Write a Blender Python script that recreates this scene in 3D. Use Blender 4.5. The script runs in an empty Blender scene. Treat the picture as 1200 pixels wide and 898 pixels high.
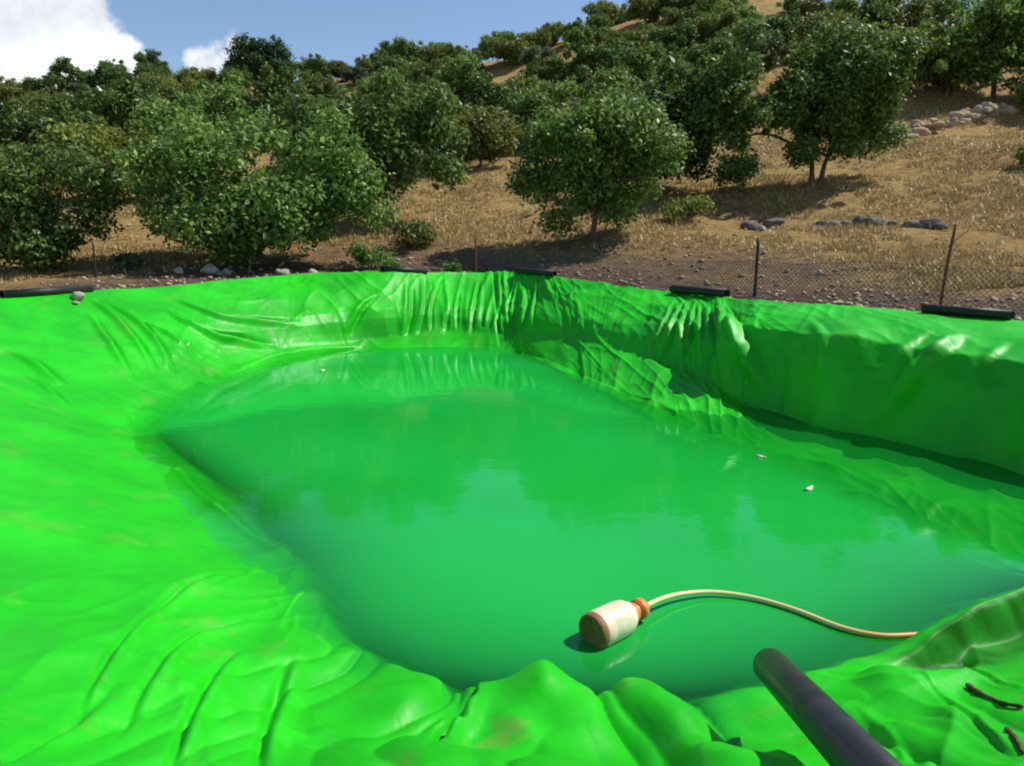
import bpy, math, random
import numpy as np
from mathutils import Vector
from mathutils.bvhtree import BVHTree

random.seed(7)
rng = np.random.default_rng(7)
scene = bpy.context.scene
COL = scene.collection

# ------------------------------------------------------------------ camera
F_PX, CX, CY, EYE = 870.0, 600.0, 449.0, 2.2
PITCH = math.atan((CY - 285.0) / F_PX)
FW = np.array([0, math.cos(PITCH), -math.sin(PITCH)])
UP = np.array([0, math.sin(PITCH), math.cos(PITCH)])
RT = np.array([1.0, 0, 0])
CAMP = np.array([0, 0, EYE])


def ray(px, py):
    d = FW * F_PX + RT * (px - CX) + UP * (CY - py)
    return d / np.linalg.norm(d)


def P(px, py, z=0.0):
    d = ray(px, py)
    t = (z - EYE) / d[2]
    return CAMP + d * t


def PD(px, py, dist):
    """point on the sight line at a horizontal distance"""
    d = ray(px, py)
    return CAMP + d * (dist / d[1])


def proj(p):
    q = np.asarray(p) - CAMP
    w = q @ FW
    return CX + F_PX * (q @ RT) / w, CY - F_PX * (q @ UP) / w


# ------------------------------------------------------------------ noise
def _hash(ix, iy, seed):
    h = (ix.astype(np.int64) * 374761393 + iy.astype(np.int64) * 668265263 + seed * 1442695041) & 0x7FFFFFFF
    h = ((h ^ (h >> 13)) * 1274126177) & 0x7FFFFFFF
    return ((h ^ (h >> 16)) & 0xFFFF) / 65535.0


def vnoise(x, y, seed=0):
    x = np.asarray(x, float)
    y = np.asarray(y, float)
    ix, iy = np.floor(x), np.floor(y)
    fx, fy = x - ix, y - iy
    ux = fx * fx * fx * (fx * (fx * 6 - 15) + 10)
    uy = fy * fy * fy * (fy * (fy * 6 - 15) + 10)
    a = _hash(ix, iy, seed); b = _hash(ix + 1, iy, seed)
    c = _hash(ix, iy + 1, seed); d = _hash(ix + 1, iy + 1, seed)
    return (a + (b - a) * ux) * (1 - uy) + (c + (d - c) * ux) * uy - 0.5


def fbm(x, y, seed=0, n=3):
    v, a = 0, 1.0
    for i in range(n):
        v = v + a * vnoise(x, y, seed + i * 17)
        x, y, a = x * 2.03 + 11.3, y * 2.03 + 5.7, a * 0.5
    return v


def ridge(x, y, seed=0):
    """sharp crests: 0..1"""
    return (1 - np.abs(2 * vnoise(x, y, seed))) ** 2.2


def sstep(a, b, x):
    t = np.clip((x - a) / (b - a), 0, 1)
    return t * t * (3 - 2 * t)


# ------------------------------------------------------------------ materials
def mat(name):
    m = bpy.data.materials.new(name)
    m.use_nodes = True
    nt = m.node_tree
    for n in list(nt.nodes):
        nt.nodes.remove(n)
    out = nt.nodes.new('ShaderNodeOutputMaterial')
    return m, nt, out


def N(nt, typ, **kw):
    n = nt.nodes.new(typ)
    for k, v in kw.items():
        if k.startswith('i_'):
            n.inputs[k[2:].replace('_', ' ')].default_value = v
        else:
            setattr(n, k, v)
    return n


def ramp(nt, stops, interp='LINEAR'):
    r = nt.nodes.new('ShaderNodeValToRGB')
    cr = r.color_ramp
    cr.interpolation = interp
    while len(cr.elements) < len(stops):
        cr.elements.new(0.5)
    for e, (p, c) in zip(cr.elements, stops):
        e.position = p
        e.color = (*c, 1) if len(c) == 3 else c
    return r


def simple(name, c1, c2, scale=6.0, rough=0.7, bump=0.3, bscale=None, spec=0.4, metal=0.0, dist=0.01):
    m, nt, out = mat(name)
    L = nt.links.new
    tc = N(nt, 'ShaderNodeTexCoord')
    no = N(nt, 'ShaderNodeTexNoise', i_Scale=scale, i_Detail=6.0, i_Roughness=0.65)
    L(tc.outputs['Object'], no.inputs['Vector'])
    r = ramp(nt, [(0.3, c1), (0.7, c2)])
    L(no.outputs['Fac'], r.inputs['Fac'])
    b = N(nt, 'ShaderNodeBsdfPrincipled', i_Roughness=rough, i_Metallic=metal)
    b.inputs['Specular IOR Level'].default_value = spec
    L(r.outputs['Color'], b.inputs['Base Color'])
    no2 = N(nt, 'ShaderNodeTexNoise', i_Scale=bscale or scale * 4, i_Detail=5.0)
    L(tc.outputs['Object'], no2.inputs['Vector'])
    bp = N(nt, 'ShaderNodeBump', i_Strength=bump, i_Distance=dist)
    L(no2.outputs['Fac'], bp.inputs['Height'])
    L(bp.outputs['Normal'], b.inputs['Normal'])
    L(b.outputs['BSDF'], out.inputs['Surface'])
    return m


def leaf_mat(name, stops, trans=0.38):
    m, nt, out = mat(name)
    L = nt.links.new
    g = N(nt, 'ShaderNodeNewGeometry')
    oi = N(nt, 'ShaderNodeObjectInfo')
    r = ramp(nt, stops)
    L(g.outputs['Random Per Island'], r.inputs['Fac'])
    hs = N(nt, 'ShaderNodeHueSaturation')
    mr = N(nt, 'ShaderNodeMapRange')
    mr.inputs['To Min'].default_value = 0.75
    mr.inputs['To Max'].default_value = 1.3
    L(oi.outputs['Random'], mr.inputs['Value'])
    L(mr.outputs['Result'], hs.inputs['Value'])
    L(r.outputs['Color'], hs.inputs['Color'])
    b = N(nt, 'ShaderNodeBsdfPrincipled', i_Roughness=0.5)
    b.inputs['Specular IOR Level'].default_value = 0.35
    L(hs.outputs['Color'], b.inputs['Base Color'])
    t = N(nt, 'ShaderNodeBsdfTranslucent')
    L(hs.outputs['Color'], t.inputs['Color'])
    mx = N(nt, 'ShaderNodeMixShader', i_Fac=trans)
    L(b.outputs['BSDF'], mx.inputs[1])
    L(t.outputs['BSDF'], mx.inputs[2])
    L(mx.outputs['Shader'], out.inputs['Surface'])
    return m


M = {}
M['leaf_green'] = leaf_mat('leaf_green', [(0.0, (.05, .11, .018)), (.5, (.11, .20, .032)), (1, (.28, .38, .09))])
M['leaf_dark'] = leaf_mat('leaf_dark', [(0.0, (.04, .085, .015)), (.5, (.075, .145, .024)), (1, (.2, .28, .06))])
M['leaf_olive'] = leaf_mat('leaf_olive', [(0.0, (.075, .105, .015)), (.5, (.14, .18, .028)), (1, (.26, .29, .07))])
M['leaf_grey'] = leaf_mat('leaf_grey', [(0.0, (.05, .08, .035)), (.5, (.085, .12, .05)), (1, (.16, .19, .1))])
M['leaf_pine'] = leaf_mat('leaf_pine', [(0.0, (.018, .045, .01)), (.5, (.035, .075, .016)), (1, (.08, .11, .03))])
M['weed'] = leaf_mat('weed', [(0.0, (.06, .16, .02)), (1, (.16, .3, .05))])
M['dry_grass'] = leaf_mat('dry_grass', [(0.0, (.30, .20, .07)), (.6, (.48, .34, .13)), (1, (.60, .47, .23))], .15)
M['bark'] = simple('bark', (.07, .05, .035), (.17, .13, .1), 9, .9, .8, 25, .2, dist=.02)
M['rock'] = simple('rock', (.22, .19, .15), (.48, .43, .36), 4, .9, .8, 12, .2, dist=.03)
M['rock_tan'] = simple('rock_tan', (.24, .17, .10), (.46, .37, .25), 1.5, .95, .9, 6, .1, dist=.08)
M['rock_dark'] = simple('rock_dark', (.05, .045, .04), (.2, .17, .14), 3, .9, .8, 12, .2, dist=.03)
M['black_pipe'] = simple('black_pipe', (.008, .008, .009), (.035, .031, .032), 7, .36, .35, 45, .5, dist=.004)
M['black_scrap'] = simple('black_scrap', (.008, .008, .008), (.02, .018, .017), 9, .55, .3, 30, .4)
M['steel_post'] = simple('steel_post', (.02, .02, .022), (.06, .05, .045), 20, .6, .3, 60, .4, .4)
M['rust_post'] = simple('rust_post', (.10, .035, .015), (.24, .10, .05), 18, .8, .5, 60, .3)
M['wire'] = simple('wire', (.06, .06, .065), (.13, .125, .135), 20, .5, .1, 60, .5, .5)
M['float_body'] = simple('float_body', (.58, .49, .32), (.72, .66, .50), 8, .42, .1, 40, .5)
M['float_orange'] = simple('float_orange', (.55, .13, .03), (.72, .24, .06), 20, .45, .2, 60, .5)
M['float_brown'] = simple('float_brown', (.16, .07, .025), (.32, .14, .05), 14, .6, .3, 60, .4)
M['stick'] = simple('stick', (.05, .03, .02), (.14, .09, .05), 20, .9, .6, 60, .2)
M['pale_leaf'] = simple('pale_leaf', (.5, .55, .35), (.75, .78, .6), 30, .6, .2, 60, .3)

# liner
def liner_mat():
    m, nt, out = mat('green_liner')
    L = nt.links.new
    g = N(nt, 'ShaderNodeTexCoord')
    b = N(nt, 'ShaderNodeBsdfPrincipled', i_Roughness=.36)
    b.inputs['Specular IOR Level'].default_value = 0.3
    no = N(nt, 'ShaderNodeTexNoise', i_Scale=.9, i_Detail=7.0, i_Roughness=.62)
    L(g.outputs['Object'], no.inputs['Vector'])
    r = ramp(nt, [(.34, (.006, .31, .003)), (.64, (.011, .47, .004))])
    L(no.outputs['Fac'], r.inputs['Fac'])
    # dust and dried mud in patches
    d1 = N(nt, 'ShaderNodeTexNoise', i_Scale=1.7, i_Detail=8.0, i_Roughness=.7)
    L(g.outputs['Object'], d1.inputs['Vector'])
    dr = ramp(nt, [(.56, (0, 0, 0)), (.74, (1, 1, 1))])
    L(d1.outputs['Fac'], dr.inputs['Fac'])
    at = N(nt, 'ShaderNodeAttribute', attribute_name='dirt')
    mm = N(nt, 'ShaderNodeMath', operation='MULTIPLY')
    L(dr.outputs['Color'], mm.inputs[0])
    L(at.outputs['Fac'], mm.inputs[1])
    mx = N(nt, 'ShaderNodeMix', data_type='RGBA')
    L(mm.outputs[0], mx.inputs['Factor'])
    L(r.outputs['Color'], mx.inputs['A'])
    mx.inputs['B'].default_value = (.30, .20, .09, 1)
    sa = N(nt, 'ShaderNodeAttribute', attribute_name='fold_shade')
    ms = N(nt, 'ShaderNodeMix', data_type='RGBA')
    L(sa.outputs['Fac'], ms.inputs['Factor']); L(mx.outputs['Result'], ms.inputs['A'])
    ms.inputs['B'].default_value = (.010, .085, .006, 1)  # dark green for the painted shade on the near right fold
    L(ms.outputs['Result'], b.inputs['Base Color'])
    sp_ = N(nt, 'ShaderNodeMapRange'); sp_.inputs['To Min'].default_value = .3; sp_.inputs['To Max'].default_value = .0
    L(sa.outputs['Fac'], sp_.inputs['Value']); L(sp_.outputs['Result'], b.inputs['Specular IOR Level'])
    rr = N(nt, 'ShaderNodeMapRange')
    rr.inputs['To Min'].default_value = .36
    rr.inputs['To Max'].default_value = .58
    L(d1.outputs['Fac'], rr.inputs['Value'])
    L(rr.outputs['Result'], b.inputs['Roughness'])
    # fine crinkles
    n1 = N(nt, 'ShaderNodeTexNoise', i_Scale=7.0, i_Detail=4.0, i_Distortion=.6)
    L(g.outputs['Object'], n1.inputs['Vector'])
    mp = N(nt, 'ShaderNodeVectorMath', operation='ADD')
    sc_ = N(nt, 'ShaderNodeVectorMath', operation='SCALE')
    sc_.inputs['Scale'].default_value = .35
    L(n1.outputs['Color'], sc_.inputs[0])
    L(g.outputs['Object'], mp.inputs[0])
    L(sc_.outputs[0], mp.inputs[1])
    vr = N(nt, 'ShaderNodeTexNoise', noise_type='RIDGED_MULTIFRACTAL', i_Scale=1.6, i_Detail=4.0, i_Distortion=.5)
    L(mp.outputs[0], vr.inputs['Vector'])
    ad = N(nt, 'ShaderNodeMath', operation='ADD')
    m2 = N(nt, 'ShaderNodeMath', operation='MULTIPLY')
    m2.inputs[1].default_value = .45
    L(vr.outputs['Fac'], m2.inputs[0])
    L(n1.outputs['Fac'], ad.inputs[0])
    L(m2.outputs[0], ad.inputs[1])
    bp = N(nt, 'ShaderNodeBump', i_Strength=.35, i_Distance=.02)
    L(ad.outputs[0], bp.inputs['Height'])
    L(bp.outputs['Normal'], b.inputs['Normal'])
    L(b.outputs['BSDF'], out.inputs['Surface'])
    return m


def water_mat():
    m, nt, out = mat('murky_water')
    L = nt.links.new
    g = N(nt, 'ShaderNodeTexCoord')
    at = N(nt, 'ShaderNodeAttribute', attribute_name='depth')
    ex = N(nt, 'ShaderNodeMath', operation='MULTIPLY')
    ex.inputs[1].default_value = -3.6
    L(at.outputs['Fac'], ex.inputs[0])
    e2 = N(nt, 'ShaderNodeMath', operation='EXPONENT')
    L(ex.outputs[0], e2.inputs[0])
    e3 = N(nt, 'ShaderNodeMath', operation='SUBTRACT')
    e3.inputs[0].default_value = 1.0
    L(e2.outputs[0], e3.inputs[1])
    no = N(nt, 'ShaderNodeTexNoise', i_Scale=.35, i_Detail=3.0)
    L(g.outputs['Object'], no.inputs['Vector'])
    r = ramp(nt, [(.3, (.008, .32, .030)), (.7, (.012, .39, .055))])
    L(no.outputs['Fac'], r.inputs['Fac'])
    di = N(nt, 'ShaderNodeBsdfDiffuse')
    L(r.outputs['Color'], di.inputs['Color'])
    tr = N(nt, 'ShaderNodeBsdfTransparent')
    tm = N(nt, 'ShaderNodeMath', operation='MULTIPLY'); tm.inputs[1].default_value = -7.0
    L(at.outputs['Fac'], tm.inputs[0])
    te = N(nt, 'ShaderNodeMath', operation='EXPONENT'); L(tm.outputs[0], te.inputs[0])
    tx = N(nt, 'ShaderNodeMix', data_type='RGBA')
    tx.inputs['A'].default_value = (.32, .74, .40, 1); tx.inputs['B'].default_value = (1, 1, 1, 1)
    L(te.outputs[0], tx.inputs['Factor']); L(tx.outputs['Result'], tr.inputs['Color'])
    mx = N(nt, 'ShaderNodeMixShader')
    L(e3.outputs[0], mx.inputs['Fac'])
    L(tr.outputs[0], mx.inputs[1])
    L(di.outputs[0], mx.inputs[2])
    mp = N(nt, 'ShaderNodeMapping')
    mp.inputs['Scale'].default_value = (1.0, 1.6, 1)
    L(g.outputs['Object'], mp.inputs['Vector'])
    n2 = N(nt, 'ShaderNodeTexNoise', i_Scale=2.2, i_Detail=3.0)
    L(mp.outputs[0], n2.inputs['Vector'])
    bp = N(nt, 'ShaderNodeBump', i_Strength=.07, i_Distance=.03)
    L(n2.outputs['Fac'], bp.inputs['Height'])
    gl = N(nt, 'ShaderNodeBsdfGlossy', i_Roughness=.055)
    gl.inputs['Color'].default_value = (.72, .95, .95, 1)
    fr = N(nt, 'ShaderNodeFresnel', i_IOR=1.33)
    L(bp.outputs['Normal'], gl.inputs['Normal'])
    L(bp.outputs['Normal'], fr.inputs['Normal'])
    m3 = N(nt, 'ShaderNodeMixShader')
    L(fr.outputs[0], m3.inputs['Fac'])
    L(mx.outputs[0], m3.inputs[1])
    L(gl.outputs[0], m3.inputs[2])
    L(m3.outputs[0], out.inputs['Surface'])
    return m


def ground_mat():
    m, nt, out = mat('dry_hillside')
    L = nt.links.new
    g = N(nt, 'ShaderNodeTexCoord')
    b = N(nt, 'ShaderNodeBsdfPrincipled', i_Roughness=.95)
    b.inputs['Specular IOR Level'].default_value = .1
    n1 = N(nt, 'ShaderNodeTexNoise', i_Scale=.22, i_Detail=7.0, i_Roughness=.65)
    L(g.outputs['Object'], n1.inputs['Vector'])
    r1 = ramp(nt, [(.28, (.15, .09, .035)), (.42, (.40, .25, .085)), (.58, (.48, .33, .13)), (.75, (.27, .185, .085))])
    L(n1.outputs['Fac'], r1.inputs['Fac'])
    n2 = N(nt, 'ShaderNodeTexNoise', i_Scale=2.6, i_Detail=8.0, i_Roughness=.75)
    L(g.outputs['Object'], n2.inputs['Vector'])
    r2 = ramp(nt, [(.38, (.06, .04, .02)), (.52, (.41, .275, .11)), (.7, (.53, .39, .19))])
    L(n2.outputs['Fac'], r2.inputs['Fac'])
    mx = N(nt, 'ShaderNodeMix', data_type='RGBA')
    mx.inputs['Factor'].default_value = .5
    L(r1.outputs['Color'], mx.inputs['A'])
    L(r2.outputs['Color'], mx.inputs['B'])
    # bare grey-brown soil on the bank and the strip by the fence
    at = N(nt, 'ShaderNodeAttribute', attribute_name='soil')
    n3 = N(nt, 'ShaderNodeTexNoise', i_Scale=5.0, i_Detail=8.0, i_Roughness=.7)
    L(g.outputs['Object'], n3.inputs['Vector'])
    r3 = ramp(nt, [(.3, (.04, .028, .024)), (.5, (.15, .098, .075)), (.72, (.33, .235, .18))])
    L(n3.outputs['Fac'], r3.inputs['Fac'])
    mx2 = N(nt, 'ShaderNodeMix', data_type='RGBA')
    L(at.outputs['Fac'], mx2.inputs['Factor'])
    L(mx.outputs['Result'], mx2.inputs['A'])
    L(r3.outputs['Color'], mx2.inputs['B'])
    L(mx2.outputs['Result'], b.inputs['Base Color'])
    n4 = N(nt, 'ShaderNodeTexNoise', i_Scale=9.0, i_Detail=9.0, i_Roughness=.8)
    L(g.outputs['Object'], n4.inputs['Vector'])
    r4 = ramp(nt, [(.36, (.35, .33, .30)), (.52, (1, 1, 1)), (.7, (1.15, 1.12, 1.05))])
    L(n4.outputs['Fac'], r4.inputs['Fac'])
    mx4 = N(nt, 'ShaderNodeMix', data_type='RGBA', blend_type='MULTIPLY')
    mx4.inputs['Factor'].default_value = 1.0
    L(mx2.outputs['Result'], mx4.inputs['A']); L(r4.outputs['Color'], mx4.inputs['B'])
    L(mx4.outputs['Result'], b.inputs['Base Color'])
    bp = N(nt, 'ShaderNodeBump', i_Strength=1.0, i_Distance=.15)
    L(n4.outputs['Fac'], bp.inputs['Height'])
    L(bp.outputs['Normal'], b.inputs['Normal'])
    L(b.outputs['BSDF'], out.inputs['Surface'])
    return m


M['liner'] = liner_mat()
M['water'] = water_mat()
M['ground'] = ground_mat()


# ------------------------------------------------------------------ object helpers
def mesh_np(name, verts, quads=None, tris=None, smooth=False):
    me = bpy.data.meshes.new(name)
    verts = np.asarray(verts, np.float32)
    me.vertices.add(len(verts))
    me.vertices.foreach_set('co', verts.ravel())
    loops, starts, totals = [], [], []
    off = 0
    for arr, k in ((quads, 4), (tris, 3)):
        if arr is None or len(arr) == 0:
            continue
        arr = np.asarray(arr, np.int32)
        loops.append(arr.ravel())
        starts.append(np.arange(len(arr), dtype=np.int32) * k + off)
        totals.append(np.full(len(arr), k, np.int32))
        off += len(arr) * k
    loops = np.concatenate(loops); starts = np.concatenate(starts); totals = np.concatenate(totals)
    me.loops.add(len(loops))
    me.loops.foreach_set('vertex_index', loops)
    me.polygons.add(len(starts))
    me.polygons.foreach_set('loop_start', starts)
    me.polygons.foreach_set('loop_total', totals)
    if smooth:
        me.polygons.foreach_set('use_smooth', np.ones(len(starts), bool))
    me.update(calc_edges=True)
    me.validate()
    return me


def link(name, me, m=None, parent=None, loc=None):
    o = bpy.data.objects.new(name, me)
    COL.objects.link(o)
    if m is not None and not me.materials:
        me.materials.append(m)
    if parent is not None:
        o.parent = parent
    if loc is not None:
        o.location = loc
    return o


def thing(name, label, cat, loc=(0, 0, 0), rz=0.0, group=None):
    o = bpy.data.objects.new(name, None)
    COL.objects.link(o)
    o.empty_display_size = .3
    o.location = loc
    o.rotation_euler = (0, 0, rz)
    return tag(o, label, cat, group)


def tag(o, label=None, cat=None, group=None, kind=None):
    if label: o['label'] = label
    if cat: o['category'] = cat
    if group: o['group'] = group
    if kind: o['kind'] = kind
    return o


class MB:
    """collects tubes and lumps into one mesh"""
    def __init__(s):
        s.v, s.q, s.t, s.n = [], [], [], 0

    def add(s, v, q=None, t=None):
        v = np.asarray(v, float)
        if q is not None and len(q): s.q.append(np.asarray(q) + s.n)
        if t is not None and len(t): s.t.append(np.asarray(t) + s.n)
        s.v.append(v); s.n += len(v)

    def tube(s, pts, rad, k=8, caps=True):
        pts = np.asarray(pts, float)
        n = len(pts)
        rad = np.broadcast_to(np.asarray(rad, float), (n,))
        tan = np.gradient(pts, axis=0)
        tan /= np.linalg.norm(tan, axis=1, keepdims=True) + 1e-9
        ref = np.array([0, 0, 1.0]) if abs(tan[0][2]) < .9 else np.array([1.0, 0, 0])
        V = []
        a = np.cross(tan[0], ref); a /= np.linalg.norm(a)
        for i in range(n):
            a = a - tan[i] * (a @ tan[i]); a /= np.linalg.norm(a) + 1e-9
            b = np.cross(tan[i], a)
            th = np.arange(k) * 2 * math.pi / k
            V.append(pts[i] + rad[i] * (np.cos(th)[:, None] * a + np.sin(th)[:, None] * b))
        V = np.concatenate(V)
        q = []
        for i in range(n - 1):
            for j in range(k):
                j2 = (j + 1) % k
                q.append((i * k + j, i * k + j2, (i + 1) * k + j2, (i + 1) * k + j))
        t = []
        if caps:
            V = np.vstack([V, pts[0], pts[-1]])
            c0, c1 = n * k, n * k + 1
            for j in range(k):
                j2 = (j + 1) % k
                t.append((c0, j2, j)); t.append((c1, (n - 1) * k + j, (n - 1) * k + j2))
        s.add(V, q, t)

    def lathe(s, org, axis, prof, k=28):
        """prof: list of (distance along the axis, radius)"""
        axis = np.asarray(axis, float); axis /= np.linalg.norm(axis)
        ref = np.array([0, 0, 1.0]) if abs(axis[2]) < .9 else np.array([1.0, 0, 0])
        a = np.cross(axis, ref); a /= np.linalg.norm(a); b = np.cross(axis, a)
        th = np.arange(k) * 2 * math.pi / k
        ring = np.cos(th)[:, None] * a + np.sin(th)[:, None] * b
        V = np.concatenate([np.asarray(org) + axis * d + ring * r for d, r in prof])
        q = [(i * k + j, i * k + (j + 1) % k, (i + 1) * k + (j + 1) % k, (i + 1) * k + j)
             for i in range(len(prof) - 1) for j in range(k)]
        s.add(V, q)

    def rock(s, c, size, seed, nu=16, nv=10):
        """an angular stone"""
        r = np.random.default_rng(seed)
        th = np.linspace(0, 2 * math.pi, nu, endpoint=False)
        ph = np.linspace(-math.pi / 2, math.pi / 2, nv)
        T, H = np.meshgrid(th, ph)
        d = np.stack([np.cos(H) * np.cos(T), np.cos(H) * np.sin(T), np.sin(H)], -1).reshape(-1, 3)
        rad = np.ones(len(d))
        for _ in range(9):                     # chop with planes
            n = r.normal(size=3); n /= np.linalg.norm(n)
            k = r.uniform(.45, .85)
            dn = d @ n
            rad = np.minimum(rad, np.where(dn > 1e-3, k / np.maximum(dn, 1e-3), 9))
        rad = rad * (1 + .035 * r.normal(size=len(d)) * (np.abs(d[:, 2]) < .98))
        V = d * rad[:, None] * np.asarray(size) + np.asarray(c)
        q = [(i * nu + j, i * nu + (j + 1) % nu, (i + 1) * nu + (j + 1) % nu, (i + 1) * nu + j)
             for i in range(nv - 1) for j in range(nu)]
        s.add(V, q)

    def mesh(s, name, smooth=True):
        return mesh_np(name, np.concatenate(s.v), np.concatenate(s.q) if s.q else None,
                       np.concatenate(s.t) if s.t else None, smooth)


# ------------------------------------------------------------------ the pond: two matched closed curves, waterline and rim
W = lambda px, py: P(px, py, 0)[:2]
R = lambda px, py, z: P(px, py, z)
CTRL = [  # waterline xy, rim xyz, steepness of the lower wall, fold amplitude
    (W(585, 408), R(577, 317, 1.53), .12, 1.0),
    (W(700, 447), R(690, 330, 1.40), .12, 1.1),
    (W(800, 486), R(800, 341, 1.32), .5, 1.1),
    (W(900, 520), R(900, 352, 1.33), 1.0, .7),
    (W(1050, 580), R(1050, 364, 1.31), 1.0, .5),
    (W(1200, 645), R(1200, 378, 1.30), 1.0, .6),
    (np.array([4.05, 4.62]), np.array([6.7, 6.2, 1.25]), .8, .6),
    (np.array([3.98, 4.42]), np.array([6.0, 3.6, 1.10]), .5, .8),
    (np.array([3.62, 4.33]), np.array([4.3, 2.2, .98]), .2, .9),
    (W(1150, 752), np.array([2.8, 1.65, .90]), .1, .8),
    (W(1000, 803), np.array([1.7, 1.35, .80]), .1, 1.0),
    (W(850, 826), np.array([.9, 1.2, .70]), .2, 1.6),
    (W(700, 832), np.array([.3, 1.15, .64]), .3, 1.8),
    (W(560, 822), np.array([-.4, 1.15, .64]), .3, 1.8),
    (W(470, 802), np.array([-1.2, 1.2, .68]), .2, 1.6),
    (W(365, 765), np.array([-2.3, 1.45, .76]), .1, 1.0),
    (W(295, 685), np.array([-3.5, 2.5, .88]), .0, .4),
    (W(240, 625), np.array([-5.0, 4.2, 1.02]), .0, .25),
    (W(185, 555), np.array([-6.8, 6.4, 1.18]), .0, .25),
    (W(150, 492), np.array([-8.4, 9.3, 1.33]), .0, .45),
    (W(200, 462), R(95, 342.5, 1.38), .1, .6),
    (W(270, 437), R(220, 332, 1.43), .2, .7),
    (W(350, 419), R(340, 323.5, 1.48), .3, .8),
    (W(450, 407), R(455, 319.5, 1.53), .35, .9),
]
NC = len(CTRL)
CW = np.array([c[0] for c in CTRL]); CR = np.array([c[1] for c in CTRL])
CS = np.array([[c[2], c[3]] for c in CTRL])


def closed_spline(ctrl, t):
    n = len(ctrl)
    i = np.floor(t).astype(int) % n
    f = (t - np.floor(t))[:, None]
    p0, p1, p2, p3 = ctrl[(i - 1) % n], ctrl[i], ctrl[(i + 1) % n], ctrl[(i + 2) % n]
    return .5 * (2 * p1 + (p2 - p0) * f + (2 * p0 - 5 * p1 + 4 * p2 - p3) * f ** 2 + (3 * p1 - p0 - 3 * p2 + p3) * f ** 3)


# columns: spacing follows the distance to the camera
tt = np.linspace(0, NC, 4001)[:-1]
mid = .5 * closed_spline(CW, tt) + .5 * closed_spline(CR, tt)[:, :2]
seg = np.linalg.norm(np.roll(mid, -1, 0) - mid, axis=1)
sp = np.clip(np.linalg.norm(mid, axis=1) * .0040, .012, .028)
cum = np.concatenate([[0], np.cumsum(seg / sp)])
NU = int(cum[-1])
T = np.interp(np.linspace(0, cum[-1], NU, endpoint=False), cum, np.linspace(0, NC, 4001))
cumL = np.concatenate([[0], np.cumsum(seg)])
U = np.interp(T, np.linspace(0, NC, 4001), cumL)          # arc length of every column
ULEN = cumL[-1]
Wc, Rc, Sc = closed_spline(CW, T), closed_spline(CR, T), closed_spline(CS, T)
CEN = np.array([0.2, 7.6])
SB = None
RIM = closed_spline(CR, np.linspace(0, NC, 480, endpoint=False))


def in_poly(x, y, poly):
    c = np.zeros(x.shape, bool)
    n = len(poly)
    for i in range(n):
        x1, y1 = poly[i][:2]; x2, y2 = poly[(i + 1) % n][:2]
        if y1 == y2: continue
        m_ = ((y1 > y) != (y2 > y)) & (x < (x2 - x1) * (y - y1) / (y2 - y1) + x1)
        c ^= m_
    return c


# ------------------------------------------------------------------ terrain height
def hill(x, y):
    yp = y + np.where(x > 0, .35 * np.minimum(x, 40), .12 * np.maximum(x, -120))
    a = yp - 17.5
    s = .5 * (a + np.sqrt(a * a + 9))
    k = s - 78
    s2 = s - 1.35 * (.5 * (k + np.sqrt(k * k + 60)))
    z = 1.15 + .238 * s2
    z = z + 1.6 * np.exp(-(((x + 4) / 24) ** 2 + ((y - 90) / 26) ** 2)) + 1.6 * np.exp(-(((x + 48) / 22) ** 2 + ((y - 90) / 26) ** 2)) + 10.5 * np.exp(-(((x - 24) / 24) ** 2 + ((y - 98) / 32) ** 2))
    z = z + 1.6 * np.exp(-(((x + 26) / 16) ** 2 + ((y - 80) / 20) ** 2))
    am = sstep(0, 12, s)
    z = z + am * (1.5 * vnoise(x / 13, y / 13, 3) + .5 * vnoise(x / 4.1, y / 4.1, 4)) + .10 * vnoise(x / 1.3, y / 1.3, 5)
    near = sstep(1, 9, y)
    return np.where(y < 12, .55 + (z - .55) * near, z)


def ground(x, y, full=False):
    x = np.atleast_1d(np.asarray(x, float)); y = np.atleast_1d(np.asarray(y, float))
    z = hill(x, y)
    soil = np.zeros_like(z)
    nearm = (np.abs(x) < 22) & (y > -12) & (y < 32)
    if nearm.any():
        xs, ys = x[nearm], y[nearm]
        d = np.empty(len(xs)); zi = np.empty(len(xs))
        for a in range(0, len(xs), 20000):
            dx = xs[a:a + 20000, None] - RIM[None, :, 0]
            dy = ys[a:a + 20000, None] - RIM[None, :, 1]
            dd = dx * dx + dy * dy
            j = dd.argmin(1)
            d[a:a + 20000] = np.sqrt(dd[np.arange(len(j)), j]); zi[a:a + 20000] = RIM[j, 2]
        ins = in_poly(xs, ys, RIM)
        zo = zi - .13
        w = sstep(0, 6.5, d)
        out = zo * (1 - w) + z[nearm] * w + .05 * vnoise(xs * 2.3, ys * 2.3, 9) * sstep(.5, 1.5, d)
        inn = np.maximum(zo - .12 - 2.6 * d, -2.6)
        z[nearm] = np.where(ins, inn, out)
        soil[nearm] = np.where(ins, 1, 1 - sstep(2.0, 7.5, d + 2.2 * vnoise(xs / 1.7, ys / 1.7, 21)))
    if full: return z, soil
    return z


def gz(x, y):
    return float(ground(x, y)[0])


def hit(px, py, tmax=220):
    """where the sight line through a pixel meets the terrain"""
    d = ray(px, py)
    ts = np.concatenate([np.linspace(9, 60, 500), np.linspace(60, tmax, 500)[1:]])
    pts = CAMP + ts[:, None] * d
    below = pts[:, 2] < ground(pts[:, 0], pts[:, 1])
    ins = in_poly(pts[:, 0], pts[:, 1], RIM)
    below &= ~ins
    if not below.any(): return None
    return pts[below.argmax()]


def warp(n, lim, dense):
    u = np.linspace(-1, 1, n)
    k = math.asinh(lim / dense)
    return np.sinh(u * k) * dense


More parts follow.
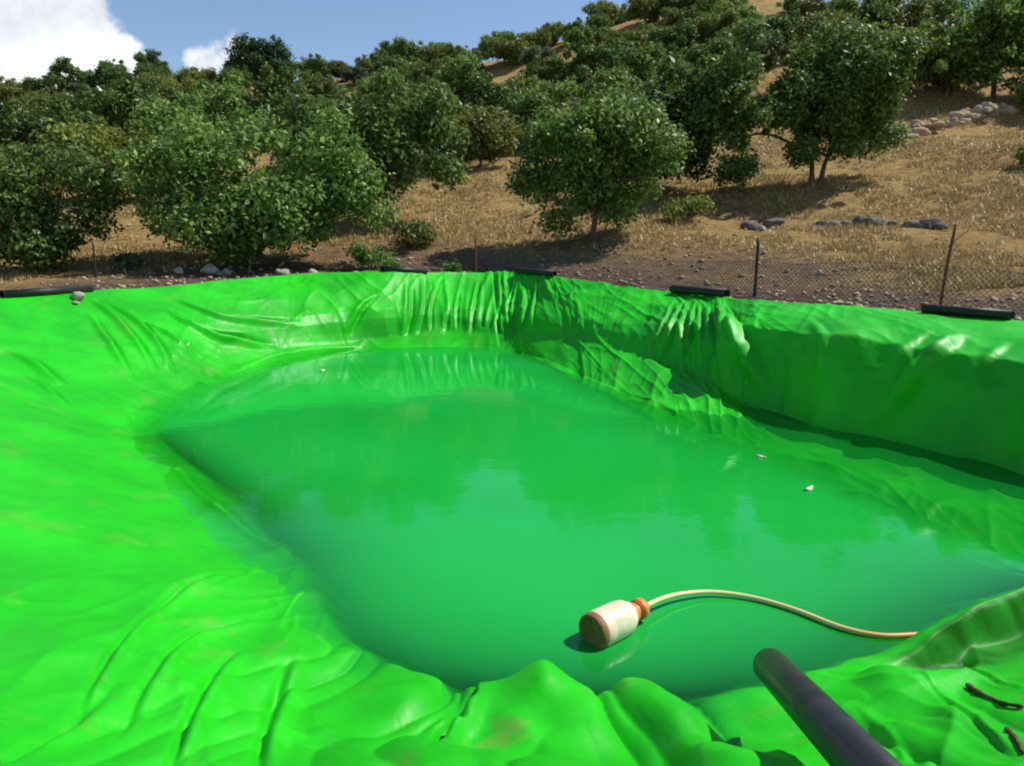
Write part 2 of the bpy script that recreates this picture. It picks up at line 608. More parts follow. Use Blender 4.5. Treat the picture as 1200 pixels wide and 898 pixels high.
gx = warp(460, 700, 9) + 1
gy = np.concatenate([np.linspace(-60, -8, 20)[:-1], np.linspace(-8, 32, 240)[:-1], np.linspace(32, 110, 160)[:-1],
                     110 + np.cumsum(np.linspace(.6, 14, 70))])
GX, GY = np.meshgrid(gx, gy)
gzv, soil = ground(GX.ravel(), GY.ravel(), True)
# roughness of soil
nx, ny = len(gx), len(gy)
idx = np.arange(nx * ny).reshape(ny, nx)
quads = np.stack([idx[:-1, :-1], idx[:-1, 1:], idx[1:, 1:], idx[1:, :-1]], -1).reshape(-1, 4)
me = mesh_np('hillside_ground', np.stack([GX.ravel(), GY.ravel(), gzv], -1), quads, smooth=True)
a_ = me.attributes.new('soil', 'FLOAT', 'POINT'); a_.data.foreach_set('value', soil.astype(np.float32))
tag(link('hillside_ground', me, M['ground']), kind='structure')

# ------------------------------------------------------------------ liner
n_out, n_wall, n_und, n_floor = 14, 170, 90, 20
so = np.linspace(1, 0, n_out, endpoint=False)
sw = np.linspace(0, 1, n_wall, endpoint=False)
su = np.linspace(0, 1, n_und + n_floor)
LEDGEW = sstep(.3, .65, Sc[:, 0])
rows = []
dist_rows = []
outw = Rc[:, :2] - Wc
outw = outw / np.linalg.norm(outw, axis=1, keepdims=True)
# smooth outward direction of the rim
tang = np.roll(Rc[:, :2], -1, 0) - np.roll(Rc[:, :2], 1, 0)
nrm = np.stack([tang[:, 1], -tang[:, 0]], -1)
nrm /= np.linalg.norm(nrm, axis=1, keepdims=True)
nrm *= np.sign((nrm * outw).sum(1, keepdims=True))
wallw = np.linalg.norm(Rc[:, :2] - Wc, axis=1)
SBc = np.interp(T, np.arange(NC + 1), [.82, .62, .60, .58, .54, .47, .5, .6] + [.8] * 16 + [.82])
apron = .38 + .3 * vnoise(U * 1.1, U * 0, 31) + .2 * vnoise(U * 4, U * 0, 32)
for s in so:
    xy = Rc[:, :2] + nrm * (apron * s)[:, None]
    z = Rc[:, 2] - .17 * s ** 1.5
    rows.append(np.column_stack([xy, z])); dist_rows.append(-apron * s)
for s in sw:
    xy = Rc[:, :2] * (1 - s) + Wc * s
    zl = 1 - s
    # bulged upper part, then steep
    q_ = s / SBc + (.16 * vnoise(U * .75 + 2, U * 0 + s * 1.5, 91) + .07 * vnoise(U * 2.1, U * 0 + s * 2, 92)) * math.sin(math.pi * min(s, 1))
    zs = np.interp(q_, [0, .15, .45, .76, .86, .92, .97, 1.0, 1.35], [1, .98, .91, .78, .56, .22, .02, -.045, -.075]) * np.where(LEDGEW > .5, 1, 1 - sstep(.9, 1, s))
    st = np.clip(Sc[:, 0], 0, 1)
    zf = zl * (1 - st) + zs * st
    rows.append(np.column_stack([xy, Rc[:, 2] * zf])); dist_rows.append(wallw * s)
rad = np.linalg.norm(Wc - CEN, axis=1)
shelf = np.interp(T, np.arange(NC + 1), [.35, .3, .35, .4, .4, .4, .4, .4, .3, .25, .15, .1, .1, .1, .1, .3, .4, .42, .42, .4, .5, .6, .6, .4, .35])
depth_rows = []
for s in su:
    f = s ** 1.6
    xy = Wc * (1 - f) + CEN * f
    d = rad * f
    dep = np.where(d < shelf, .16 * d, .16 * shelf + .75 * (d - shelf)) + .085 * LEDGEW
    dep = 1.15 * np.tanh(dep / 1.15)
    rows.append(np.column_stack([xy, -dep])); dist_rows.append(wallw + d); depth_rows.append((xy, dep))
G = np.array(rows)                       # rows x columns x 3
S = np.array(dist_rows)
NR = len(rows)
UU = np.broadcast_to(U, (NR, NU))
# base surface for casting fold lines on
bi = np.arange(NR * NU).reshape(NR, NU)
bq = np.stack([bi[:-1], bi[1:], np.roll(bi, -1, 1)[1:], np.roll(bi, -1, 1)[:-1]], -1).reshape(-1, 4)
step_r, step_c = 4, 6
Gs = G[::step_r, ::step_c]
bi2 = np.arange(Gs.shape[0] * Gs.shape[1]).reshape(Gs.shape[:2])
bq2 = np.stack([bi2[:-1], bi2[1:], np.roll(bi2, -1, 1)[1:], np.roll(bi2, -1, 1)[:-1]], -1).reshape(-1, 4)
BASE = BVHTree.FromPolygons([Vector(v) for v in Gs.reshape(-1, 3)], [tuple(int(i) for i in q) for q in bq2])


def on_liner(px, py):
    loc, *_ = BASE.ray_cast(Vector(CAMP), Vector(ray(px, py)))
    return np.array(loc) if loc is not None else P(px, py, 0)


tu = np.gradient(G, axis=1); tu[:, 0] = G[:, 1] - G[:, -1]; tu[:, -1] = G[:, 0] - G[:, -2]
ts_ = np.gradient(G, axis=0)
NRM = np.cross(ts_, tu)
NRM /= np.linalg.norm(NRM, axis=2, keepdims=True) + 1e-9
NRM *= np.where(NRM[..., 2:3] < 0, -1, 1)
for _ in range(2):                                        # even out the push direction across sharp turns
    cs = np.cumsum(np.concatenate([np.repeat(NRM[:1], 8, 0), NRM, np.repeat(NRM[-1:], 7, 0)]), axis=0)
    NRM = (cs[15:] - np.concatenate([np.zeros_like(cs[:1]), cs[:-16]])) / 16
    NRM /= np.linalg.norm(NRM, axis=2, keepdims=True) + 1e-9

amp = np.broadcast_to(Sc[:, 1], (NR, NU))
wallf = S / np.maximum(wallw, .1)                         # 0 rim, 1 waterline
on_wall = sstep(-.15, .12, wallf) * (1 - sstep(1.25, 1.7, wallf))
per = lambda u: u                                          # seam lies behind the corner fold
wob = .35 * vnoise(UU * .5, S * .6, 41) + .12 * vnoise(UU * 1.7, S * 1.5, 42)
disp = .09 * fbm(UU * .55, S * .6, 50, 2) * np.minimum(amp, 1.0)
# folds that run down the bank, fanning out
fan = UU + wob
nearbank = ((T > 10.4) & (T < 15.2)).astype(float)
farright = np.exp(-(((T - 2.3) / .75) ** 2)) + np.exp(-(((T - 3.4) / .35) ** 2)) * .5
corner = np.exp(-((np.minimum(T, NC - T) / .75) ** 2))
fan2 = UU + wob * .5 + .25 * np.sin(UU * 1.7) * S
lobes_m = np.broadcast_to(sstep(8.2, 11.0, T) * (1 - sstep(14.4, 15.6, T)), (NR, NU))
disp = disp + .035 * (ridge(fan2 * 1.15, S * .25, 61) - .35) * amp * on_wall * (1 - lobes_m)
wl = UU + .5 * vnoise(UU * .9, S * .9, 43) + .3 * vnoise(UU * 2.3, S * 1.9, 44)
tent_c = P(636, 822, 0)
tent_m = 1 - np.exp(-(((G[..., 0] - tent_c[0]) / .26) ** 2 + ((G[..., 1] - tent_c[1]) / .4) ** 2) ** 1.5)
bil = np.abs(2 * vnoise(wl * 1.7, S * .4 + 3, 64)) ** .6
bil2 = np.abs(2 * vnoise(wl * 3.6 + 7, S * .9, 65)) ** .8
disp = disp + lobes_m * tent_m * sstep(-.1, .25, wallf) * (1 - sstep(1.0, 1.25, wallf)) * ((.14 - .07 * sstep(13.0, 14.0, T)) * (bil - .38) + .06 * (bil2 - .35))
disp = disp + .05 * (ridge(fan2 * 3.0, S * .35, 62) - .35) * np.broadcast_to(farright + corner * 1.2, (NR, NU)) * on_wall * (1 - sstep(SBc * .88, SBc * 1.0, wallf))
disp = disp + .028 * (ridge(fan2 * 6.5, S * .5, 63) - .35) * np.broadcast_to(farright + corner * 1.1 + .15, (NR, NU)) * on_wall * (1 - sstep(SBc * .88, SBc * 1.0, wallf))
# gentle cross folds everywhere
q1 = UU * .7 + S * .9 + wob; q2 = -UU * .35 + S * .5
disp = disp + .022 * (ridge(q1 * 1.0, q2, 71) - .3) * on_wall
q1 = UU * .8 - S * 1.1 + wob * 1.4; q2 = UU * .3 + S * .4
disp = disp + .018 * (ridge(q1 * 1.6, q2, 72) - .3) * on_wall
def sharp(x, y, seed, p=5):
    return (1 - np.abs(2 * vnoise(x, y, seed))) ** p


wx_ = .6 * vnoise(UU * .8, S * .8, 45); wy_ = .6 * vnoise(UU * .8 + 9, S * .8 + 4, 46)
patch = .35 + 1.3 * sstep(-.15, .3, vnoise(UU * .5, S * .45, 47))
disp = disp + .017 * patch * (sharp(UU * .9 + wx_ + S * .7, S * .5 - UU * .35 + wy_, 94) + .8 * sharp(UU * 1.1 - S * .9 - wx_, S * .6 + UU * .3 + wy_, 95) - .5) * on_wall
disp = disp + .009 * patch * (sharp(UU * 2.6 + wx_ * 2 + S * 1.2, S * 1.4 - UU * .6, 96, 3) + sharp(UU * 2.3 - S * 1.9, S * 1.1 + UU * .8 + wy_ * 2, 97, 3) - .6) * on_wall
# ledge under the right wall, rumpled
ledge = np.broadcast_to(sstep(.2, 1.5, T) * (1 - sstep(6.2, 7.2, T)), (NR, NU)) * sstep(SBc * .96, SBc * 1.08, wallf) * (1 - sstep(.2, .6, S - wallw)) * LEDGEW * .75
disp = disp + ledge * (.06 * (ridge(UU * .28 + wob * .6, (S - wallw) * 1.3 + UU * .18, 81) - .45) + 0.028 * (ridge(UU * .6 - (S - wallw) * .9, (S - wallw) * 2.2, 83) - .4) + .012 * (ridge(UU * 1.3, (S - wallw) * 3, 82) - .4))
flat = G.reshape(-1, 3)
dflat = disp.ravel().copy()


def seg_dist(pts, poly):
    best = np.full(len(pts), 1e9); side = np.zeros(len(pts)); par = np.zeros(len(pts))
    for i in range(len(poly) - 1):
        a, b = poly[i], poly[i + 1]
        ab = b - a; L2 = ab @ ab
        t = np.clip(((pts - a) @ ab) / L2, 0, 1)
        dv = pts - (a + t[:, None] * ab)
        d = np.linalg.norm(dv, axis=1)
        m_ = d < best
        best[m_] = d[m_]; par[m_] = (i + t[m_]) / (len(poly) - 1)
        s2 = np.sign(ab[0] * dv[:, 1] - ab[1] * dv[:, 0])
        side[m_] = s2[m_]
    return best, side, par


def smooth_line(pts, n=5):
    pts = np.array(pts, float)
    t = np.linspace(0, len(pts) - 1, (len(pts) - 1) * n + 1)
    i = np.clip(np.floor(t).astype(int), 0, len(pts) - 2)
    f = (t - i)[:, None]
    ext = np.vstack([2 * pts[0] - pts[1], pts, 2 * pts[-1] - pts[-2]])
    p0, p1, p2, p3 = ext[i], ext[i + 1], ext[i + 2], ext[i + 3]
    return .5 * (2 * p1 + (p2 - p0) * f + (2 * p0 - 5 * p1 + 4 * p2 - p3) * f ** 2 + (3 * p1 - p0 - 3 * p2 + p3) * f ** 3)


def crease(px_pts, h, w, gap=1.0):
    """a tucked fold: a raised roll with a groove on the left of its direction"""
    global dflat
    line = smooth_line([on_liner(*p) for p in px_pts])
    lo, hi = line.min(0) - 6 * w, line.max(0) + 6 * w
    m_ = np.where(((flat[:, :2] > lo[:2]) & (flat[:, :2] < hi[:2])).all(1))[0]
    if len(m_) == 0: return
    d, side, par = seg_dist(flat[m_], line)
    ds = d * side
    fade = np.sin(math.pi * np.clip(par, 0, 1)) ** .75
    w = w * (.75 + .5 * par)
    dflat[m_] += fade * h * (np.exp(-(ds / w) ** 2) - gap * 1.1 * np.exp(-((ds - 1.3 * w) / (.6 * w)) ** 2))


def bump(px, py, h, r1, r2=None, ang=0.0, pw=1.3):
    global dflat
    c = on_liner(px, py)
    if c[2] < 0: c = P(px, py, 0)
    r2 = r2 or r1
    dx, dy = flat[:, 0] - c[0], flat[:, 1] - c[1]
    ca, sa = math.cos(ang), math.sin(ang)
    a, b = (dx * ca + dy * sa) / r1, (-dx * sa + dy * ca) / r2
    dflat += h * np.exp(-(a * a + b * b) ** pw)


# long creases on the far left bank (towards the sun the roll, away from it the groove)
for pts, h, w, *g_ in [
    ([(203, 349), (228, 362), (262, 375), (310, 377), (355, 379)], 0.109, 0.074),
    ([(194, 362), (215, 378), (245, 393), (285, 402), (328, 409)], 0.123, 0.082),
    ([(106, 352), (128, 370), (152, 395), (182, 441)], 0.087, 0.061),
    ([(120, 352), (150, 372), (180, 398), (200, 440)], 0.087, 0.061),
    ([(103, 368), (125, 400), (152, 448)], 0.065, 0.057),
    ([(165, 377), (195, 392), (216, 409)], 0.072, 0.057),
    ([(8, 413), (40, 431), (72, 454)], 0.072, 0.074),
    ([(30, 440), (55, 458), (80, 478)], 0.043, 0.057),
    ([(425, 404), (380, 410), (320, 421), (262, 440)], 0.102, 0.082),
    ([(440, 345), (420, 362), (405, 390)], 0.072, 0.074),
    ([(480, 335), (478, 365), (470, 395)], 0.072, 0.074),
    # near left bank
    ([(100, 835), (125, 790), (165, 742), (195, 712), (228, 690), (262, 678)], 0.036, 0.032),
    ([(150, 860), (185, 800), (225, 755), (265, 738), (300, 730)], 0.032, 0.036),
    ([(205, 897), (222, 870), (238, 832), (268, 790), (290, 770)], 0.036, 0.036),
    ([(318, 897), (322, 860), (338, 820), (352, 780)], 0.040, 0.041),
    ([(20, 897), (60, 870), (110, 838), (160, 800)], 0.029, 0.045),
    ([(515, 897), (530, 872), (552, 845), (578, 812)], 0.065, 0.045),
    ([(1200, 890), (1155, 850), (1120, 822), (1082, 800)], 0.025, 0.018, .5),
    ([(1199, 800), (1165, 790), (1130, 775)], 0.018, 0.016, .5),
    ([(1060, 897), (1050, 860), (1010, 830)], 0.022, 0.020, .5),
    # slope break below the water on the left
    ([(205, 548), (228, 574), (300, 632), (372, 684), (430, 733)], .03, .05),
    # right bank: ribbons of liner hanging across the hollow
    ([(838, 362), (858, 385), (880, 425), (900, 462)], .14, .11, .2),
    ([(1125, 392), (1095, 420), (1062, 455), (1020, 500)], .17, .13, .15),
    ([(1090, 390), (1050, 425), (1010, 462)], .08, .10, .3),
    ([(1180, 400), (1150, 430), (1118, 462)], .06, .09, .3),
    ([(945, 372), (965, 400), (972, 440)], .05, .08, .3),
] + [([(790 + i * 7 + 3 * (i % 2), 350 + i * .6), (776 + i * 11, 385), (745 + i * 17 + 6 * (i % 3), 425 + 6 * (i % 3))], .045 + .015 * (i % 2), .038 + .012 * (i % 3), .7) for i in range(9)
] + [([(476 + i * 15 + 4 * (i % 3), 326), (474 + i * 15 + 5 * (i % 2), 356), (470 + i * 15.5, 388 + 7 * (i % 2))], .035 + .015 * (i % 3), .045 + .012 * (i % 2), .8) for i in range(11)
]:
    crease(pts, h, w, *g_)
# swollen lobes along the near lip
for b in [(636, 822, .20, .19, .27, .15, .8), (610, 870, .07, .10, .25, .5, .9), (690, 860, .06, .15, .3, -.5), (480, 838, .08, .2, .26, .6),
          (785, 850, .07, .22, .22, 0), (1080, 800, .06, .3, .14, .2),
          (980, 440, .10, .45, .35, .3), (860, 400, .08, .4, .3, 0)]:
    bump(*b)
# a slack fold of the sheet standing out of the water along the near right bank, its steep side to the bank
fl = smooth_line([P(1000, 794, .0), P(1035, 778, .03), P(1068, 758, .08), P(1097, 741, .13), P(1130, 725, .16), P(1170, 709, .19), P(1225, 688, .2), P(1290, 666, .2)], 6)
m_ = np.where(((flat[:, :2] > fl[:, :2].min(0) - .9) & (flat[:, :2] < fl[:, :2].max(0) + .9)).all(1))[0]
d_, sd_, pr_ = seg_dist(flat[m_] * [1, 1, 0], fl * [1, 1, 0])
ds_ = d_ * sd_ + .03 * vnoise(flat[m_, 0] * 5, flat[m_, 1] * 5, 15)
zc_ = np.interp(pr_, np.linspace(0, 1, len(fl)), fl[:, 2]) + .03 * vnoise(pr_ * 9, pr_ * 0, 16)
prof_ = np.where(ds_ > 0, np.exp(-(ds_ / .13) ** 2), np.exp(-(np.abs(ds_) / .065) ** 4)) * sstep(0, .1, pr_)
dflat[m_] = dflat[m_] * (1 - .6 * prof_) + np.maximum(zc_ - flat[m_, 2], 0) * prof_
fold_shade = np.zeros(len(flat))                                # shade painted into the colour on the bank side of that fold
fold_shade[m_] = sstep(-.02, .03, -ds_) * (1 - sstep(.16, .30, -ds_ + .12 * vnoise(flat[m_, 0] * 6, flat[m_, 1] * 6, 18))) * sstep(.12, .3, pr_) * (.75 + .5 * vnoise(flat[m_, 0] * 11, flat[m_, 1] * 11, 19))
flat2 = flat + NRM.reshape(-1, 3) * dflat[:, None]
me = mesh_np('pond_liner', flat2, bq, smooth=True)
# mud trodden onto the near right corner and, thinly, elsewhere
dirt = np.zeros(len(flat2)) + .22
c1 = on_liner(1130, 850)
dirt += .85 * np.exp(-(((flat2[:, 0] - c1[0]) / .55) ** 2 + ((flat2[:, 1] - c1[1]) / .5) ** 2))
c2 = on_liner(90, 740)
dirt += .35 * np.exp(-(((flat2[:, 0] - c2[0]) / .6) ** 2 + ((flat2[:, 1] - c2[1]) / .8) ** 2))
c3 = on_liner(545, 880)
dirt += .5 * np.exp(-(((flat2[:, 0] - c3[0]) / .3) ** 2 + ((flat2[:, 1] - c3[1]) / .3) ** 2))
a_ = me.attributes.new('dirt', 'FLOAT', 'POINT'); a_.data.foreach_set('value', np.clip(dirt, 0, 1).astype(np.float32))
a_ = me.attributes.new('fold_shade', 'FLOAT', 'POINT'); a_.data.foreach_set('value', np.clip(fold_shade, 0, 1).astype(np.float32))
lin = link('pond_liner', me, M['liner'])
tag(lin, 'bright green plastic sheet lining the whole pond, creased and folded over its banks', 'pond liner')
LIN = BVHTree.FromPolygons([Vector(v) for v in flat2.reshape(NR, NU, 3)[::2, ::2].reshape(-1, 3)],
                           [tuple(int(i) for i in q) for q in (lambda b: np.stack([b[:-1], b[1:], np.roll(b, -1, 1)[1:], np.roll(b, -1, 1)[:-1]], -1).reshape(-1, 4))(
                               np.arange(len(range(0, NR, 2)) * len(range(0, NU, 2))).reshape(len(range(0, NR, 2)), -1))])


def liner_z(x, y):
    loc, *_ = LIN.ray_cast(Vector((x, y, 6)), Vector((0, 0, -1)))
    return loc[2] if loc is not None else gz(x, y)


def liner_px(px, py):
    loc, *_ = LIN.ray_cast(Vector(CAMP), Vector(ray(px, py)))
    return np.array(loc) if loc is not None else None


# ------------------------------------------------------------------ water
wx, wd = [], []
for f in (.62, .45, .3, .15, .05):
    wx.append(Wc + (Rc[:, :2] - Wc) * f * np.where(LEDGEW > .5, 1, .35)[:, None]); wd.append(np.where(1 - f > SBc, .085, 0) * LEDGEW)
for k_ in range(0, len(depth_rows), 1):
    wx.append(depth_rows[k_][0]); wd.append(depth_rows[k_][1])
wx = np.array(wx)[:, ::4]; wd = np.array(wd)[:, ::4]
wi = np.arange(wx.shape[0] * wx.shape[1]).reshape(wx.shape[:2])
wq = np.stack([wi[:-1], wi[1:], np.roll(wi, -1, 1)[1:], np.roll(wi, -1, 1)[:-1]], -1).reshape(-1, 4)
wv = np.column_stack([wx.reshape(-1, 2), np.zeros(wx.shape[0] * wx.shape[1])])
me = mesh_np('pond_water', wv, wq, smooth=True)
a_ = me.attributes.new('depth', 'FLOAT', 'POINT'); a_.data.foreach_set('value', wd.ravel().astype(np.float32))
tag(link('pond_water', me, M['water']), kind='structure')


# ------------------------------------------------------------------ trees
def leaves(centres, radii, n, size, r, up=.5, squash=.8):
    """n small leaf faces spread through clumps"""
    centres = np.asarray(centres); radii = np.asarray(radii)
    wgt = radii ** 2; wgt = wgt / wgt.sum()
    k = r.choice(len(centres), n, p=wgt)
    d = r.normal(size=(n, 3)); d /= np.linalg.norm(d, axis=1, keepdims=True)
    rr = radii[k] * r.uniform(.25, 1.0, n) ** .5 * (1 + .22 * r.normal(size=n))
    pos = centres[k] + d * rr[:, None] * np.array([1, 1, squash])
    nrm = d * .6 + r.normal(size=(n, 3)) * .7 + np.array([0, 0, up])
    nrm /= np.linalg.norm(nrm, axis=1, keepdims=True)
    a = np.cross(nrm, r.normal(size=(n, 3))); a /= np.linalg.norm(a, axis=1, keepdims=True)
    b = np.cross(nrm, a)
    sz = size * r.uniform(.6, 1.35, n)[:, None]
    V = np.stack([pos - a * sz, pos + b * sz * .48 + nrm * sz * .12, pos + a * sz, pos - b * sz * .48 + nrm * sz * .12], 1).reshape(-1, 3)
    q = np.arange(n * 4).reshape(n, 4)
    return V, q


def make_tree(seed, rx, ry, z0, z1, n, size, nclump, fork=.25, trunk_r=.11, lean=(0, 0), lobes=None, stems=1, ragged=.35):
    """crown and trunk meshes of a tree standing on the origin"""
    r = np.random.default_rng(seed)
    cen, rad = [], []
    mn = min(rx, ry, z1 - z0)
    rx, ry = rx - .2 * mn, ry - .2 * mn
    z0, z1 = z0 + .17 * mn, z1 - .2 * mn
    lobes = lobes or [(0, 0, 0, 1.0)]
    for i in range(nclump):
        lx, ly, lz, ls = lobes[i % len(lobes)]
        d = r.normal(size=3); d /= np.linalg.norm(d)
        k = r.uniform(.2, 1.0) ** .5
        sc = ls * (1 + ragged * .5 * r.normal() * .5)
        c = np.array([lx + d[0] * rx * k * sc, ly + d[1] * ry * k * sc, (z0 + z1) / 2 + lz + d[2] * (z1 - z0) / 2 * k * sc])
        cen.append(c); rad.append(r.uniform(.2, .36) * mn * (1.15 if k < .6 else .85))
    # a few outlying sprays break the outline
    for i in range(nclump // 2):
        lx, ly, lz, ls = lobes[i % len(lobes)]
        d = r.normal(size=3); d /= np.linalg.norm(d); d[2] = abs(d[2]) if r.uniform() < .75 else -.3 * abs(d[2])
        cen.append(np.array([lx + d[0] * rx * ls * 1.05, ly + d[1] * ry * ls * 1.05, (z0 + z1) / 2 + lz + d[2] * (z1 - z0) / 2 * 1.06 * ls]))
        rad.append(r.uniform(.07, .14) * mn)
    V, q = leaves(cen, rad, n, size, r)
    crown = mesh_np('crown', V, q)
    mb = MB()
    fz = z0 + (z1 - z0) * fork
    for sidx in range(stems):
        off = np.array([0.0, 0.0, 0.0]) if stems == 1 else np.array([math.cos(sidx * 2.4), math.sin(sidx * 2.4), 0]) * trunk_r * .9
        top = np.array([lean[0] + r.normal() * .12 + off[0] * 4, lean[1] + r.normal() * .12 + off[1] * 4, fz])
        pts = [off + np.array([0, 0, -.25]), off * 1.2 + top * [.15, .15, 0] + [0, 0, fz * .3], off * .5 + top * [.5, .5, .65], top]
        mb.tube(smooth_line(pts, 4), np.interp(np.linspace(0, 1, 13), [0, .12, 1], [trunk_r * 1.5, trunk_r * 1.05, trunk_r * .65]) / (1 if stems == 1 else 1.35), 9)
        big = [c for c in cen[:nclump] if c[2] > fz * .8]
        pick = r.permutation(len(big))[:max(4, 9 // stems)]
        for j in pick:
            e = big[j]
            start = top * r.uniform(.75, 1.0)
            m1 = start * .6 + e * .4 + np.array([0, 0, .12 * (z1 - z0)]) * r.uniform(0, 1) + r.normal(size=3) * .08
            m2 = start * .25 + e * .75 + r.normal(size=3) * .1
            ln = smooth_line([start, m1, m2, e], 4)
            mb.tube(ln, np.linspace(trunk_r * .5, trunk_r * .1, len(ln)), 6)
            for _ in range(2):
                a = ln[r.integers(4, 11)]
                b = cen[r.integers(0, len(cen))]
                if np.linalg.norm(b - a) < (z1 - z0) * .6:
                    mb.tube(smooth_line([a, (a + b) / 2 + r.normal(size=3) * .08, b], 3), np.linspace(trunk_r * .2, trunk_r * .05, 7), 5)
    return crown, mb.mesh('trunk')


def put_tree(name, meshes, label, cat, loc, rz=0, scale=1.0, leafm='leaf_green', group=None, bark='bark'):
    t = thing(name, label, cat, loc, rz, group)
    t.scale = scale if isinstance(scale, (tuple, list)) else (scale,) * 3
    c = link('crown', meshes[0], M[leafm], t)
    k = link('trunk', meshes[1], M[bark], t)
    return t


def at(x, y, dz=0.0):
    return (float(x), float(y), gz(x, y) + dz)


def base_at(px, D):
    x = (px - 600) / F_PX * D * 1.0
    # horizontal distance along the view axis D
    return x, D


ORCH = 'orchard trees beyond the pond'
# near row, hand placed: (px of trunk, distance)
x, y = base_at(300, 20.5)
put_tree('orchard_tree', make_tree(11, 3.2, 2.6, -.1, 4.7, 30000, .085, 64, .12, .13, stems=3, lobes=[(-.9, 0, -.1, .85), (.9, 0, .05, .9), (2.0, .3, -.4, .6), (-2.0, .2, -.5, .55), (.4, -.9, -1.15, .5), (-1.0, -.7, -1.2, .5)]),
         'broad leafy green tree close behind the left half of the rim, widest crown there', 'tree', at(x, y), group=ORCH)
x, y = base_at(60, 19.5)
put_tree('orchard_tree', make_tree(12, 2.3, 2.0, -.1, 3.8, 14000, .08, 40, .1, .08, lobes=[(-.8, 0, 0, .8), (.6, 0, -.1, .8), (0, -.5, -.9, .55)]),
         'low dark green tree at the left edge, standing behind a thin dark post', 'tree', at(x, y), group=ORCH)
x, y = base_at(-75, 20)
put_tree('orchard_tree', make_tree(13, 2.0, 1.9, -.1, 3.6, 9000, .085, 32, .1, .08),
         'green tree cut off by the left edge of the picture', 'tree', at(x, y), group=ORCH)
x, y = base_at(462, 26)
put_tree('orchard_tree', make_tree(14, 2.8, 2.5, .2, 5.2, 20000, .10, 54, .12, .11, lobes=[(-.5, 0, 0, .9), (.9, 0, .1, .8), (-1.7, 0, -.2, .6)]),
         'green tree with low leafy skirt between broad left tree and round middle tree', 'tree', at(x, y), group=ORCH)
x, y = base_at(693, 22.5)
put_tree('orchard_tree', make_tree(15, 2.45, 2.3, .2, 5.35, 23000, .085, 56, .1, .10, lobes=[(0, 0, .1, .95), (-.6, 0, -.5, .75), (.8, 0, -.4, .75)]),
         'round dark green tree alone on dry grass right of the centre, above the pond corner', 'tree', at(x, y), group=ORCH)
x, y = base_at(945, 28.5)
put_tree('orchard_tree', make_tree(16, 2.6, 2.5, .2, 6.1, 44000, .10, 84, .1, .13, stems=2, lobes=[(-2.5, 0, -.5, 1.0), (1.7, 0, .65, 1.05), (0, -.3, -.3, .85), (.3, 0, .3, .8), (-3.6, 0, -.3, .65)]),
         'large tree with forked trunk and two-lobed crown on the sunlit dry slope at right', 'tree', at(x, y), group=ORCH)
x, y = base_at(1135, 45)
put_tree('orchard_tree', make_tree(17, 4.2, 3.6, .1, 7.6, 20000, .14, 56, .1, .15, lobes=[(-1.2, 0, 0, .9), (1.6, 0, .4, .9)]),
         'tall bright green tree at the upper right corner, behind the stone terrace', 'tree', at(x, y), group=ORCH)

# kinds for the hill
KIND = {
    'olive': ([make_tree(s, 3.0, 2.8, -.2, 4.2, 11000, .13, 30, .12, .10, lobes=[(-.5, 0, 0, .9), (.6, .2, .1, .8)]) for s in (31, 32, 33)], 'leaf_olive', 'olive bushy tree'),
    'dark': ([make_tree(s, 2.8, 2.7, -.1, 4.7, 11000, .13, 28, .12, .10, lobes=[(0, 0, 0, .95), (.7, .2, -.3, .7)]) for s in (41, 42)], 'leaf_dark', 'dark dense tree'),
    'green': ([make_tree(s, 3.0, 2.9, -.1, 4.5, 11000, .13, 32, .12, .10, lobes=[(-.7, 0, 0, .85), (.7, 0, .1, .85)]) for s in (51, 52)], 'leaf_green', 'green spreading tree'),
    'grey': ([make_tree(s, 2.1, 2.1, -.2, 2.9, 7000, .12, 24, .1, .08) for s in (61, 62)], 'leaf_grey', 'grey-green low tree'),
}
# the dark tree standing up on the ridge
put = []


def far_tree(kind, px, py, D=None, h=None, var=0, label=None):
    if D is None:
        p = hit(px, py)
        if p is None: return None
        x, y = p[0], p[1]
    else:
        x, y = base_at(px, D)
    z = gz(x, y)
    s = 1.0 if h is None else h
    ms, lm, words = KIND[kind]
    meshes = ms[var % len(ms)]
    t = put_tree('hill_tree', meshes, 'tree', 'tree', (x, y, z - .1), random.uniform(0, 6.28), s, lm)
    put.append((t, kind, px, py, y, label))
    return t


rp = hit(312, 112)
if rp is None: rp = np.array([*base_at(312, 70), 0])
t = put_tree('ridge_tree', make_tree(71, 2.9, 2.6, .3, 5.4, 14000, .11, 44, .15, .2, lobes=[(-.8, 0, 0, .9), (1.0, 0, -.1, .9)]),
             'dark dome-shaped tree standing up above the ridge under the blue sky at left', 'tree', (rp[0], rp[1], gz(rp[0], rp[1]) - .2), 0, float(rp[1]) / 870 * 72 / 5.4, 'leaf_pine')

CLEAR = [  # dry patches the photo shows bare (boxes in the photograph, for the foot of a tree)
    (775, 140, 1210, 420), (740, 84, 800, 118), (540, 205, 610, 330), (550, 92, 600, 120), (320, 114, 365, 146),
    (20, 172, 110, 200), (610, 255, 900, 400), (490, 92, 515, 108), (655, 80, 690, 98), (420, 232, 620, 330)]


def clear(px, py):
    return any(a < px < c and b < py < d for a, b, c, d in CLEAR)


placed = []
kinds = ['olive', 'dark', 'green', 'olive', 'grey', 'olive', 'dark']


